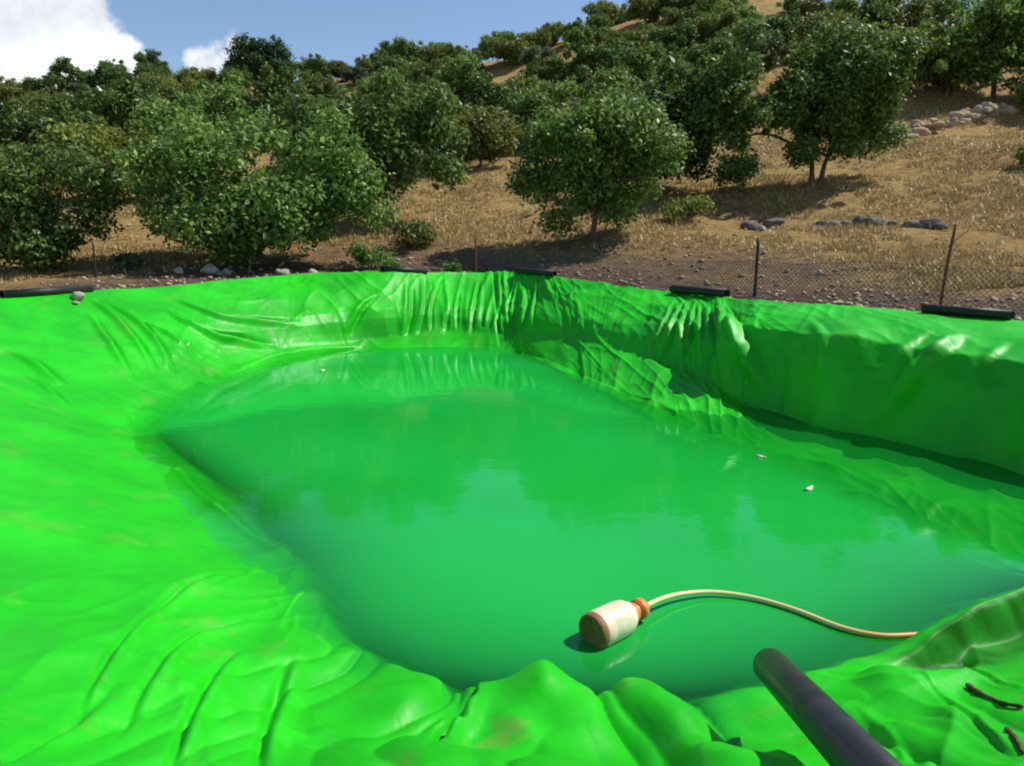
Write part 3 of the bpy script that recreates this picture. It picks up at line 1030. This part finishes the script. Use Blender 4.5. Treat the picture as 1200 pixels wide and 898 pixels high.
def spread(D0, D1, px0, px1, step, grow, s0, s1, seed):
    r = random.Random(seed)
    D = D0
    while D < D1:
        stp = step * F_PX / D
        px = px0 + r.uniform(0, stp)
        while px < px1:
            d = D * r.uniform(.95, 1.05)
            x, y = base_at(px, d)
            bx, by = proj((x, y, gz(x, y)))
            if not clear(bx, by) and by < 290 and all((x - a) ** 2 + (y - b) ** 2 > (step * .62) ** 2 for a, b in placed):
                placed.append((x, y))
                cand.append((d, r.choice(kinds), bx, by, r.uniform(s0, s1), r.randrange(3)))
            px += stp * r.uniform(.75, 1.25)
        D *= grow


cand = []
NEAR = [(300, 20.5, 3.2, 4.7), (60, 19.5, 2.3, 3.8), (-75, 20, 2, 3.6), (462, 26, 2.8, 5.2), (693, 22.5, 2.6, 5.2), (945, 28.5, 4.2, 6.1), (1125, 40, 3.8, 8)]
for px, D, *_ in NEAR + [(870, 28), (1010, 28)]:
    placed.append(base_at(px, D))
spread(31, 52, -170, 780, 4.3, 1.12, .8, 1.15, 5)
spread(40, 58, 770, 1340, 4.2, 1.11, .85, 1.25, 6)
spread(53, 97, -150, 1330, 3.1, 1.065, .55, .9, 8)
spread(97, 116, 560, 1330, 3.2, 1.05, .6, .9, 9)
# keep the ones that can be seen past the nearer crowns and the ground
cover = np.zeros((90, 320), bool)
cyy, cxx = np.mgrid[0:90, 0:320] * 5.0 + 2.5
cxx = cxx - 200


def crown_cells(px, D, rx, h, z):
    u, v = proj((*base_at(px, D), z + h * .52))
    return ((cxx - u) / (rx * .88 / D * F_PX)) ** 2 + ((cyy - v) / (h * .45 / D * F_PX)) ** 2 < 1


for px, D, rx, h in NEAR:
    cover |= crown_cells(px, D, rx, h, gz(*base_at(px, D)))
for d, k, bx, by, sc_, var in sorted(cand):
    x, y = base_at(bx, d)
    z = gz(x, y)
    hh = {'olive': 4.2, 'dark': 4.7, 'green': 4.5, 'grey': 2.9}[k] * sc_
    f = np.linspace(.25, .97, 60)
    top = z + hh * .6
    if (EYE + (top - EYE) * f < ground(x * f, y * f)).any() and y > 30:
        continue
    cells = crown_cells(bx, d, (2.1 if k == 'grey' else 2.9) * sc_, hh, z)
    n_all = cells.sum()
    if n_all == 0 or (cells & ~cover).sum() < max(4, .11 * n_all):
        continue
    cover |= cells
    far_tree(k, bx, by, d, sc_, var)

for k_, px_, py_, v_ in [('dark', 815, 18, 0), ('olive', 838, 34, 1), ('olive', 800, 44, 2), ('green', 858, 14, 1), ('dark', 785, 26, 1), ('green', 828, 52, 0)]:
    far_tree(k_, px_, py_, None, .75, v_)

# labels: where on the hill, next to what, and which from the left
zones = [(-9999, -25, 'outside the left edge'), (-25, 135, 'behind the left-edge trees'), (135, 250, 'left of the dome-shaped ridge tree'), (250, 380, 'below the dome-shaped ridge tree'),
         (380, 560, 'behind the low-skirted tree'), (560, 690, 'above the pond corner'), (690, 830, 'above the round tree'),
         (830, 1010, 'behind the two-lobed tree'), (1010, 1225, 'at the upper right corner'), (1225, 9999, 'outside the right edge')]
nth = ['leftmost'] + [w + ' from left' for w in 'second third fourth fifth sixth seventh eighth ninth tenth eleventh twelfth'.split()]
buck = {}
for t, kind, px, py, Y, lab in put:
    zi = next(i for i, z in enumerate(zones) if z[0] <= px < z[1])
    band = 'on the skyline' if Y > 84 else 'near the hilltop' if Y > 71 else 'high on the slope' if Y > 57 else 'halfway up the slope' if Y > 42 else 'low on the slope'
    buck.setdefault((kind, band, zi), []).append((px, t))
for (kind, band, zi), lst in buck.items():
    lst.sort(key=lambda a: a[0])
    for i, (px, t) in enumerate(lst):
        lb = f'{KIND[kind][2]} {band} {zones[zi][2]}'
        if len(lst) > 1: lb += ', ' + nth[min(i, 11)]
        t['label'] = lb
        t['group'] = 'trees covering the hillside'

# ------------------------------------------------------------------ shrubs and weeds
def shrub_mesh(seed, r, h, n, size):
    g = np.random.default_rng(seed)
    cen = [np.array([g.normal() * r * .4, g.normal() * r * .4, h * g.uniform(.25, .75)]) for _ in range(9)]
    V, q = leaves(cen, [r * g.uniform(.35, .55) for _ in cen], n, size, g)
    V[:, 2] = np.maximum(V[:, 2], .0)
    crown = mesh_np('foliage', V, q)
    mb = MB()
    for c in cen:
        mb.tube(smooth_line([(0, 0, -.08), c * [.4, .4, .5], c], 3), np.linspace(.018, .006, 7), 5)
    return crown, mb.mesh('stem')


def put_shrub(px, D, seed, r, h, n, size, label, m_='leaf_green', name='shrub', cat='shrub', grp=None):
    x, y = base_at(px, D)
    t = thing(name, label, cat, at(x, y), 0, grp)
    a, b = shrub_mesh(seed, r, h, n, size)
    link('foliage', a, M[m_], t); link('stem', b, M['bark'], t)
    return t


put_shrub(487, 23, 81, .75, .9, 1400, .07, 'yellow-green shrub on dry grass below the low-skirted tree', 'leaf_olive')
put_shrub(436, 20.0, 82, .55, .7, 1100, .055, 'fresh green bush just behind the rim right of the broad tree', 'weed')
put_shrub(462, 19.0, 83, .3, .4, 500, .045, 'small green weed clump behind the rim beside the fresh green bush', 'weed', 'weed', 'weed')
put_shrub(528, 19.2, 84, .25, .35, 420, .045, 'small green weed at the rim left of the thin brown post', 'weed', 'weed', 'weed')
put_shrub(160, 19, 85, .4, .5, 600, .05, 'pale dry bush right of the thin dark post at left', 'leaf_grey')
put_shrub(800, 24.5, 86, .8, .8, 1200, .07, 'low olive bush at the right foot of the round middle tree', 'leaf_olive')
put_shrub(1192, 28, 87, .7, .8, 900, .08, 'dark little bush at the right edge of the dry slope', 'leaf_dark')

# ------------------------------------------------------------------ stones
def put_rock(px, py, w, hgt, seed, label, m_='rock', grp=None, D=None, liner=False):
    if liner:
        p = liner_px(px, py)
    elif D:
        x, y = base_at(px, D); p = np.array([x, y, gz(x, y)])
    else:
        p = hit(px, py)
    if p is None: return
    mb = MB(); mb.rock((0, 0, hgt * .22), (w / 2, w / 2 * .8, hgt / 2), seed)
    o = link('stone' if w < .5 else 'boulder', mb.mesh('stone', False), M[m_], None, p)
    o.rotation_euler = (0, 0, seed * 1.3)
    tag(o, label, 'stone' if w < .5 else 'boulder', grp)


put_rock(92, 350, .30, .2, 101, 'pale stone weighing down the rim of the sheet at far left', liner=True)
put_rock(88, 356, .16, .1, 113, 'little tan stone just below the pale stone at far left', liner=True)
put_rock(250, 318, .5, .35, 102, 'pale boulder under the broad tree, left of its trunks', D=18.9)
put_rock(268, 318, .38, .26, 103, 'stone leaning beside the pale boulder under the broad tree', D=18.8)
put_rock(332, 318, .45, .3, 104, 'pale stone right of the trunks of the broad tree', D=18.9)
put_rock(370, 318, .35, .26, 105, 'rightmost pale stone under the broad tree', D=18.7)
put_rock(215, 318, .35, .26, 106, 'pale stone under the left part of the broad crown', D=18.7)
put_rock(880, 270, .8, .5, 107, 'dark boulder behind the thin black post on the slope', 'rock_dark')
put_rock(905, 268, .9, .55, 108, 'larger dark boulder right of the one behind the black post', 'rock_dark')
put_rock(893, 271, .35, .25, 109, 'pale stone lodged between the two dark boulders')
put_rock(1158, 132, 1.2, .8, 110, 'white boulder at the right end of the stone terrace')
put_rock(560, 104, 2.6, 1.5, 131, 'tan rock outcrop halfway up the hill above the pond corner', 'rock_tan')
put_rock(583, 112, 1.7, 1.0, 112, 'smaller tan rock right of the outcrop above the pond corner', 'rock_tan')
put_rock(340, 128, 2.4, 1.2, 114, 'pale flat rock on bare ground below the dome-shaped ridge tree')
put_rock(960, 322, .22, .14, 115, 'pale little stone on the soil strip between the two fence posts at right')


def stone_row(p0, p1, n, w, hgt, seed, label, m_='rock_dark'):
    r = np.random.default_rng(seed)
    a, b = hit(*p0), hit(*p1)
    o0 = np.array([a[0], a[1], gz(a[0], a[1])])
    mb = MB()
    for i in range(n):
        f = (i + r.uniform(-.3, .3)) / (n - 1)
        x, y = a[0] + (b[0] - a[0]) * f, a[1] + (b[1] - a[1]) * f + r.normal() * w * .3
        z = gz(x, y)
        s = r.uniform(.3, 1.15)
        up = r.choice([0, 0, .5]) * hgt * (m_ == 'rock_tan')
        mb.rock(np.array([x, y, z + hgt * .12 * s + up]) - o0, (w * .75 * s * r.uniform(.7, 1.3), w * .5 * s, hgt * .5 * s * r.uniform(.6, 1.1)), seed * 100 + i, 20, 12)
    o = link('stone_wall', mb.mesh('stone_wall', False), M[m_], None, o0)
    tag(o, label, 'stone wall')


stone_row((958, 268), (1098, 268), 34, .40, .46, 5, 'low row of dark stones across the dry slope left of the leaning post')
stone_row((1040, 166), (1185, 132), 64, .62, .62, 6, 'tumbled stone terrace wall under the trees at upper right', 'rock_tan')

# ------------------------------------------------------------------ fence
fence = thing('wire_fence', 'chain-link wire fence on thin posts along the far side of the pond', 'fence', at(*base_at(883, 14)))
F0 = np.array(fence.location)
stations = [(-40, 19.5), (117, 18.2), (330, 19.5), (558, 19.8), (720, 17.0), (883, 14.0), (1100, 11.6), (1330, 9.6)]
tops = []
for i, (px, D) in enumerate(stations):
    x, y = base_at(px, D)
    z = gz(x, y)
    mb = MB()
    hh = {1: .85, 3: 1.0, 5: 1.08, 6: 1.3}.get(i, 1.0)
    lx = .12 if i == 6 else 0.01
    p = np.array([x, y, z]) - F0
    mb.tube(smooth_line([p + [0, 0, -.2], p + [lx * .4, 0, hh * .5], p + [lx, 0, hh]], 3), .03 if i in (5,) else .024, 8)
    if i in (2, 4): continue
    o = link('post', mb.mesh('post'), M['rust_post'] if i in (3, 6) else M['steel_post'], fence)
    if i in (3,): o['label'] = 'thin rusty brown post'
    if i in (6,): o['label'] = 'rusty leaning post at right'
# brace leaning on the rusty post
x, y = base_at(1100, 11.6); z = gz(x, y)
p = np.array([x, y, z]) - F0
mb = MB(); mb.tube(smooth_line([p + [.10, .1, .95], p + [.35, .25, 1.12], p + [.62, .4, 1.25]], 3), .012, 6)
link('brace', mb.mesh('brace'), M['rust_post'], fence)
# mesh: diagonal wires both ways, sagging top line
mb = MB()
line = np.array([base_at(px, D) for px, D in stations[3:]])
ll = np.concatenate([[0], np.cumsum(np.linalg.norm(np.diff(line, axis=0), axis=1))])
gl_ = np.linspace(0, ll[-1], 140)
ggx = np.interp(gl_, ll, line[:, 0]); ggy = np.interp(gl_, ll, line[:, 1]); ggz = ground(ggx, ggy)


def fpt(u, h):
    sag = .08 * math.sin(u * 1.9) + .05 * math.sin(u * .7 + 1)
    return np.array([np.interp(u, gl_, ggx), np.interp(u, gl_, ggy) + .03 * math.sin(u * 2.3 + h * 3), np.interp(u, gl_, ggz) + h * (1 + sag * .6) + .02]) - F0


HF, pit = .62, .085
u = 0.0
while u < ll[-1] - HF:
    for sgn in (1, -1):
        us = np.linspace(u, u + HF, 6) if sgn > 0 else np.linspace(u + HF, u, 6)
        mb.tube([fpt(a, h) for a, h in zip(us, np.linspace(0, HF, 6))], .0042, 3, False)
    u += pit
mb.tube([fpt(a, HF) for a in np.linspace(0, ll[-1], 90)], .004, 4, False)
link('wire_mesh', mb.mesh('wire_mesh'), M['wire'], fence)

# ------------------------------------------------------------------ black lengths of pipe weighing down the rim
def rim_pipe(pxa, pxb, pya, pyb, r, label, seed):
    def edge(px, py):                                     # the crest of the rim nearest to that sight line
        for k in range(16):
            q = liner_px(px, py - 4 + k)
            if q is not None: return q
    pa, pb = edge(pxa, pya), edge(pxb, pyb)
    if pa is None or pb is None:
        return
    for p in (pa, pb):
        p[2] = liner_z(p[0], p[1]) + r * .85
    c = (pa + pb) / 2
    d = pb - pa
    mb = MB()
    L_ = np.linalg.norm(d)
    mb.lathe(pa - c, d, [(0.004, r * .8), (0, r), (L_, r), (L_ - .004, r * .8), (.05, r * .8)], 20)
    o = link('black_pipe', mb.mesh('black_pipe', True), M['black_scrap'], None, c)
    tag(o, label, 'pipe', 'short black pipes lying on the rim')


rim_pipe(788, 852, 339.5, 345.5, .075, 'short black pipe on the right rim just left of the thin black post', 1)
rim_pipe(1082, 1186, 366, 376, .06, 'black pipe length on the right rim below the leaning rusty post', 2)
rim_pipe(605, 650, 320, 325, .07, 'black pipe length on the rim right of the pond corner', 3)
rim_pipe(448, 500, 322, 320.5, .065, 'black pipe length on the rim left of the pond corner', 4)
rim_pipe(2, 108, 346, 341.5, .06, 'long black pipe lying along the rim at the far left', 5)

# ------------------------------------------------------------------ near black pipe
pm = PD(903, 780, 3.08); pe = PD(1020, 905, 1.93)
dv = pm - pe; dv /= np.linalg.norm(dv)
start = pe - dv * 1.3
L_ = float(np.linalg.norm(pm - start))
mb = MB()
r = .080
mb.lathe((0, 0, 0), dv, [(0, r * .82), (0, r), (L_ - .012, r), (L_, r * .97), (L_, r * .84), (L_ - .01, r * .82), (0.1, r * .82)], 40)
pipe = link('drain_pipe', mb.mesh('drain_pipe'), M['black_pipe'], None, start)
for f in pipe.data.polygons: f.use_smooth = True
tag(pipe, 'thick glossy black pipe sticking out over the near bank towards the water', 'pipe')

# ------------------------------------------------------------------ float with hose
fa, fb = P(690, 743, .07), P(757, 710, .075)
ax = fb - fa; FL = float(np.linalg.norm(ax)); ax /= FL
flo = thing('float_can', 'cream plastic float can with orange neck lying on the green water', 'float', (fa + fb) / 2 * [1, 1, 0])
org = fa - np.array(flo.location)
r = .106
k = FL / .42
mb = MB(); mb.lathe(org, ax, [(.035 * k, r * .90), (.05 * k, r * .97), (.07 * k, r), (.10 * k, r), (.11 * k, r * .97), (.12 * k, r), (.21 * k, r * .99), (.25 * k, r * .92), (.285 * k, r * .72), (.30 * k, r * .5)], 36)
link('can_body', mb.mesh('can_body'), M['float_body'], flo)
mb = MB(); mb.lathe(org, ax, [(.035 * k, .001), (.03 * k, r * .5), (.022 * k, r * .78), (.012 * k, r * .86), (.02 * k, r * .95), (.05 * k, r * 1.0), (.055 * k, r * .96)], 36)
link('end_cap', mb.mesh('end_cap'), M['float_brown'], flo)
mb = MB(); mb.lathe(org, ax, [(.285 * k, r * .40), (.29 * k, r * .55), (.32 * k, r * .55), (.325 * k, r * .42), (.35 * k, r * .42), (.352 * k, r * .58), (.385 * k, r * .58), (.39 * k, r * .36), (.42 * k, r * .26), (.42 * k, .001)], 28)
link('neck', mb.mesh('neck'), M['float_orange'], flo)

hose_px = [(753, 712, .07), (775, 702, .06), (800, 696, .045), (835, 694, .03), (880, 700, .02), (930, 714, .018), (985, 735, .018), (1030, 744.5, .015), (1072, 744, .012), (1100, 741, .006), (1125, 738, -.03), (1150, 733, -.08)]
pts = smooth_line([P(*a) for a in hose_px], 8)
h0 = pts[0].copy()
mb = MB(); mb.tube(pts - h0, .0145, 12)
me = mb.mesh('hose')
nh = len(pts)
tint = np.concatenate([np.repeat(np.linspace(0, 1, nh), 12), [0, 1]])
a_ = me.attributes.new('along', 'FLOAT', 'POINT'); a_.data.foreach_set('value', tint.astype(np.float32))
m, nt, out = mat('hose')
at_ = N(nt, 'ShaderNodeAttribute', attribute_name='along')
rr = ramp(nt, [(0, (.70, .62, .30)), (.5, (.66, .52, .22)), (.62, (.60, .30, .10)), (.85, (.55, .20, .06))])
nt.links.new(at_.outputs['Fac'], rr.inputs['Fac'])
b = N(nt, 'ShaderNodeBsdfPrincipled', i_Roughness=.45)
nt.links.new(rr.outputs['Color'], b.inputs['Base Color']); nt.links.new(b.outputs['BSDF'], out.inputs['Surface'])
M['hose'] = m
tag(link('hose', me, m, None, h0), 'thin cream hose turning orange, curving over the water from the float', 'hose')

# ------------------------------------------------------------------ small litter
def stick(pxs, r, label):
    p = [liner_px(*a) for a in pxs]
    p = smooth_line([q + [0, 0, r * .8] for q in p], 5)
    mb = MB(); mb.tube(p - p[0], np.linspace(r, r * .5, len(p)) * (1 + .2 * np.sin(np.arange(len(p)) * 1.9)), 8)
    tag(link('stick', mb.mesh('stick'), M['stick'], None, p[0]), label, 'stick')


stick([(1134, 806), (1150, 816), (1172, 826), (1198, 831)], .014, 'dark crooked stick lying on the sheet in the lower right corner')
stick([(1180, 858), (1190, 868), (1198, 885)], .012, 'short dark twig below the crooked stick at the lower right edge')


def floater(px, py, s, seed, label):
    r = np.random.default_rng(seed)
    p = P(px, py, .012)
    th = np.linspace(0, 2 * math.pi, 14, endpoint=False)
    rad = s * (1 + .15 * r.normal(size=14))
    x, y = np.cos(th) * rad * 1.6, np.sin(th) * rad * .6
    z = .008 * np.cos(th * 2)
    V = np.vstack([np.column_stack([x, y, z]), [[0, 0, .012]], np.column_stack([x, y, z - .004]), [[0, 0, .006]]])
    t = [(i, (i + 1) % 14, 14) for i in range(14)] + [(15 + (i + 1) % 14, 15 + i, 29) for i in range(14)]
    q = [(i, 15 + i, 15 + (i + 1) % 14, (i + 1) % 14) for i in range(14)]
    o = link('floating_leaf', mesh_np('floating_leaf', V, q, t, True), M['pale_leaf'], None, p)
    o.rotation_euler = (0, 0, seed * .7)
    tag(o, label, 'leaf')


floater(948, 572, .04, 1, 'pale leaf floating on open water before the right bank')
floater(378, 434, .05, 2, 'pale leaf floating near the far left bank')
floater(892, 535, .035, 3, 'smaller pale scrap floating near the right bank ledge')

# ------------------------------------------------------------------ dry grass (nobody could count it)
def grass(n, seed):
    r = np.random.default_rng(seed)
    # tufts, denser nearer
    D = 14 + 46 * r.uniform(0, 1, n * 3) ** 1.5
    px = r.uniform(-60, 1260, n * 3)
    x = (px - 600) / F_PX * D
    y = D
    z, so_ = ground(x, y, True)
    keep = ~in_poly(x, y, RIM) & (r.uniform(0, 1, n * 3) > so_ * 1.6) & (vnoise(x / 2.2, y / 2.2, 77) > -.22) & (vnoise(x / .8, y / .8, 79) > -.25)
    x, y, z = x[keep][:n], y[keep][:n], z[keep][:n]
    k = len(x); B = 6
    hgt = r.uniform(.04, .18, (k, 1)) * (.7 + .6 * (vnoise(x / 3, y / 3, 78)[:, None] + .5)) * np.ones((k, B)) * r.uniform(.6, 1.2, (k, B))
    a = r.uniform(0, 6.28, (k, B)); sp_ = r.uniform(.02, .14, (k, B))
    bx = x[:, None] + r.normal(size=(k, B)) * .07; by = y[:, None] + r.normal(size=(k, B)) * .07
    w = .007 + .0005 * y[:, None] * np.ones((k, B))
    ca, sa = np.cos(a), np.sin(a)
    zz = z[:, None] * np.ones((k, B)) - .02
    v0 = np.stack([bx - sa * w, by + ca * w, zz], -1); v1 = np.stack([bx + sa * w, by - ca * w, zz], -1)
    v2 = np.stack([bx + ca * sp_, by + sa * sp_, zz + hgt], -1)
    V = np.stack([v0, v1, v2], 2).reshape(-1, 3)
    return mesh_np('dry_grass', V, None, np.arange(len(V)).reshape(-1, 3))


tag(link('dry_grass', grass(46000, 5), M['dry_grass']), 'golden dry grass over the hillside beyond the pond', 'grass', kind='stuff')

mb = MB()
rr_ = np.random.default_rng(19)
D_ = 9.5 + 28 * rr_.uniform(size=9000) ** 1.4; x_ = (rr_.uniform(-30, 1260, 9000) - 600) / F_PX * D_
zz_, sl_ = ground(x_, D_, True)
ok_ = ~in_poly(x_, D_, RIM) & (rr_.uniform(size=9000) < np.maximum(sl_, .12))
ok_ &= np.array([((RIM[:, 0] - a) ** 2 + (RIM[:, 1] - b) ** 2).min() > .2 for a, b in zip(x_, D_)])
for i in np.where(ok_)[0][:1800]:
    w_ = .025 + .075 * rr_.uniform() ** 3
    mb.rock((x_[i], D_[i], zz_[i] + w_ * .3), (w_, w_ * .8, w_ * .6), 5000 + int(i), 7, 5)
tag(link('rubble', mb.mesh('rubble', False), M['rock_tan']), 'small rubble scattered over the bare soil behind the rim', 'rubble', kind='stuff')

# ------------------------------------------------------------------ sun and sky
SUN_EL = math.radians(52)
SUN_AZ = math.radians(76)       # clockwise from +Y (into the picture): from the right, a little beyond
sd = Vector((math.sin(SUN_AZ) * math.cos(SUN_EL), math.cos(SUN_AZ) * math.cos(SUN_EL), math.sin(SUN_EL)))
sl = bpy.data.lights.new('sun', 'SUN')
sl.energy = 4.9
sl.angle = math.radians(.5)
sl.color = (1.0, .955, .88)
so_ = bpy.data.objects.new('sun', sl)
COL.objects.link(so_)
so_.rotation_euler = sd.to_track_quat('Z', 'Y').to_euler()
so_.location = (20, 5, 30)

wld = bpy.data.worlds.new('World')
scene.world = wld
wld.use_nodes = True
nt = wld.node_tree
for n in list(nt.nodes): nt.nodes.remove(n)
L = nt.links.new
wo = nt.nodes.new('ShaderNodeOutputWorld')
sky = N(nt, 'ShaderNodeTexSky', sky_type='NISHITA')
sky.sun_disc = False
sky.sun_elevation = SUN_EL
sky.sun_rotation = SUN_AZ
sky.altitude = 600
sky.air_density = 1.0
sky.dust_density = .25
sky.ozone_density = 2.2
bg = N(nt, 'ShaderNodeBackground', i_Strength=.118)
# cumulus, by direction
tc = N(nt, 'ShaderNodeTexCoord')
cd = Vector(ray(20, 70))


def blob(px, py, r0, r1):
    d = Vector(ray(px, py))
    dt = N(nt, 'ShaderNodeVectorMath', operation='DISTANCE')
    L(wv_.outputs[0], dt.inputs[0]); dt.inputs[1].default_value = d
    mr = N(nt, 'ShaderNodeMapRange', interpolation_type='SMOOTHSTEP')
    mr.inputs['From Min'].default_value = r0; mr.inputs['From Max'].default_value = r1
    mr.inputs['To Min'].default_value = 1; mr.inputs['To Max'].default_value = 0
    L(dt.outputs['Value'], mr.inputs['Value'])
    return mr.outputs['Result']


cn = N(nt, 'ShaderNodeTexNoise', i_Scale=14.0, i_Detail=8.0, i_Roughness=.58)
L(tc.outputs['Generated'], cn.inputs['Vector'])
c0 = N(nt, 'ShaderNodeVectorMath', operation='SUBTRACT'); c0.inputs[1].default_value = (.5, .5, .5)
L(cn.outputs['Color'], c0.inputs[0])
c1_ = N(nt, 'ShaderNodeVectorMath', operation='SCALE'); c1_.inputs['Scale'].default_value = .11
L(c0.outputs[0], c1_.inputs[0])
wv_ = N(nt, 'ShaderNodeVectorMath', operation='ADD')
L(tc.outputs['Generated'], wv_.inputs[0]); L(c1_.outputs[0], wv_.inputs[1])
acc = None
for b_ in [(10, 30, .085, .10), (60, 55, .06, .075), (-40, 80, .09, .10), (110, 72, .035, .05), (268, 58, .004, .020), (248, 68, .008, .022), (-160, -60, .16, .19)]:
    o_ = blob(*b_)
    if acc is None: acc = o_
    else:
        mxn = N(nt, 'ShaderNodeMath', operation='MAXIMUM'); L(acc, mxn.inputs[0]); L(o_, mxn.inputs[1]); acc = mxn.outputs[0]
cn2 = N(nt, 'ShaderNodeTexNoise', i_Scale=11.0, i_Detail=9.0, i_Roughness=.6)
L(tc.outputs['Generated'], cn2.inputs['Vector'])
cr = ramp(nt, [(.3, (4.6, 4.9, 5.6)), (.52, (6.8, 7.0, 7.3)), (.62, (8, 8, 8))])
L(cn2.outputs['Fac'], cr.inputs['Fac'])
mxc = N(nt, 'ShaderNodeMix', data_type='RGBA')
L(acc, mxc.inputs['Factor']); L(sky.outputs['Color'], mxc.inputs['A']); L(cr.outputs['Color'], mxc.inputs['B'])
L(mxc.outputs['Result'], bg.inputs['Color'])
L(bg.outputs[0], wo.inputs['Surface'])

# ------------------------------------------------------------------ camera and render settings
cam = bpy.data.cameras.new('camera')
cam.sensor_width = 36
cam.lens = F_PX / 1200 * 36
cam.clip_end = 3000
cam.clip_start = .05
co = bpy.data.objects.new('camera', cam)
COL.objects.link(co)
co.location = CAMP
co.rotation_euler = (math.pi / 2 - PITCH, 0, 0)
scene.camera = co
vs = scene.view_settings
vs.view_transform = 'Standard'
vs.look = 'None'
vs.exposure = 0.27
vs.gamma = 1.0
vs.use_curve_mapping = False
scene.cycles.max_bounces = 8
scene.cycles.transparent_max_bounces = 12
scene.cycles.sample_clamp_indirect = 6
scene.cycles.use_denoising = True
scene.cycles.filter_width = 2.0
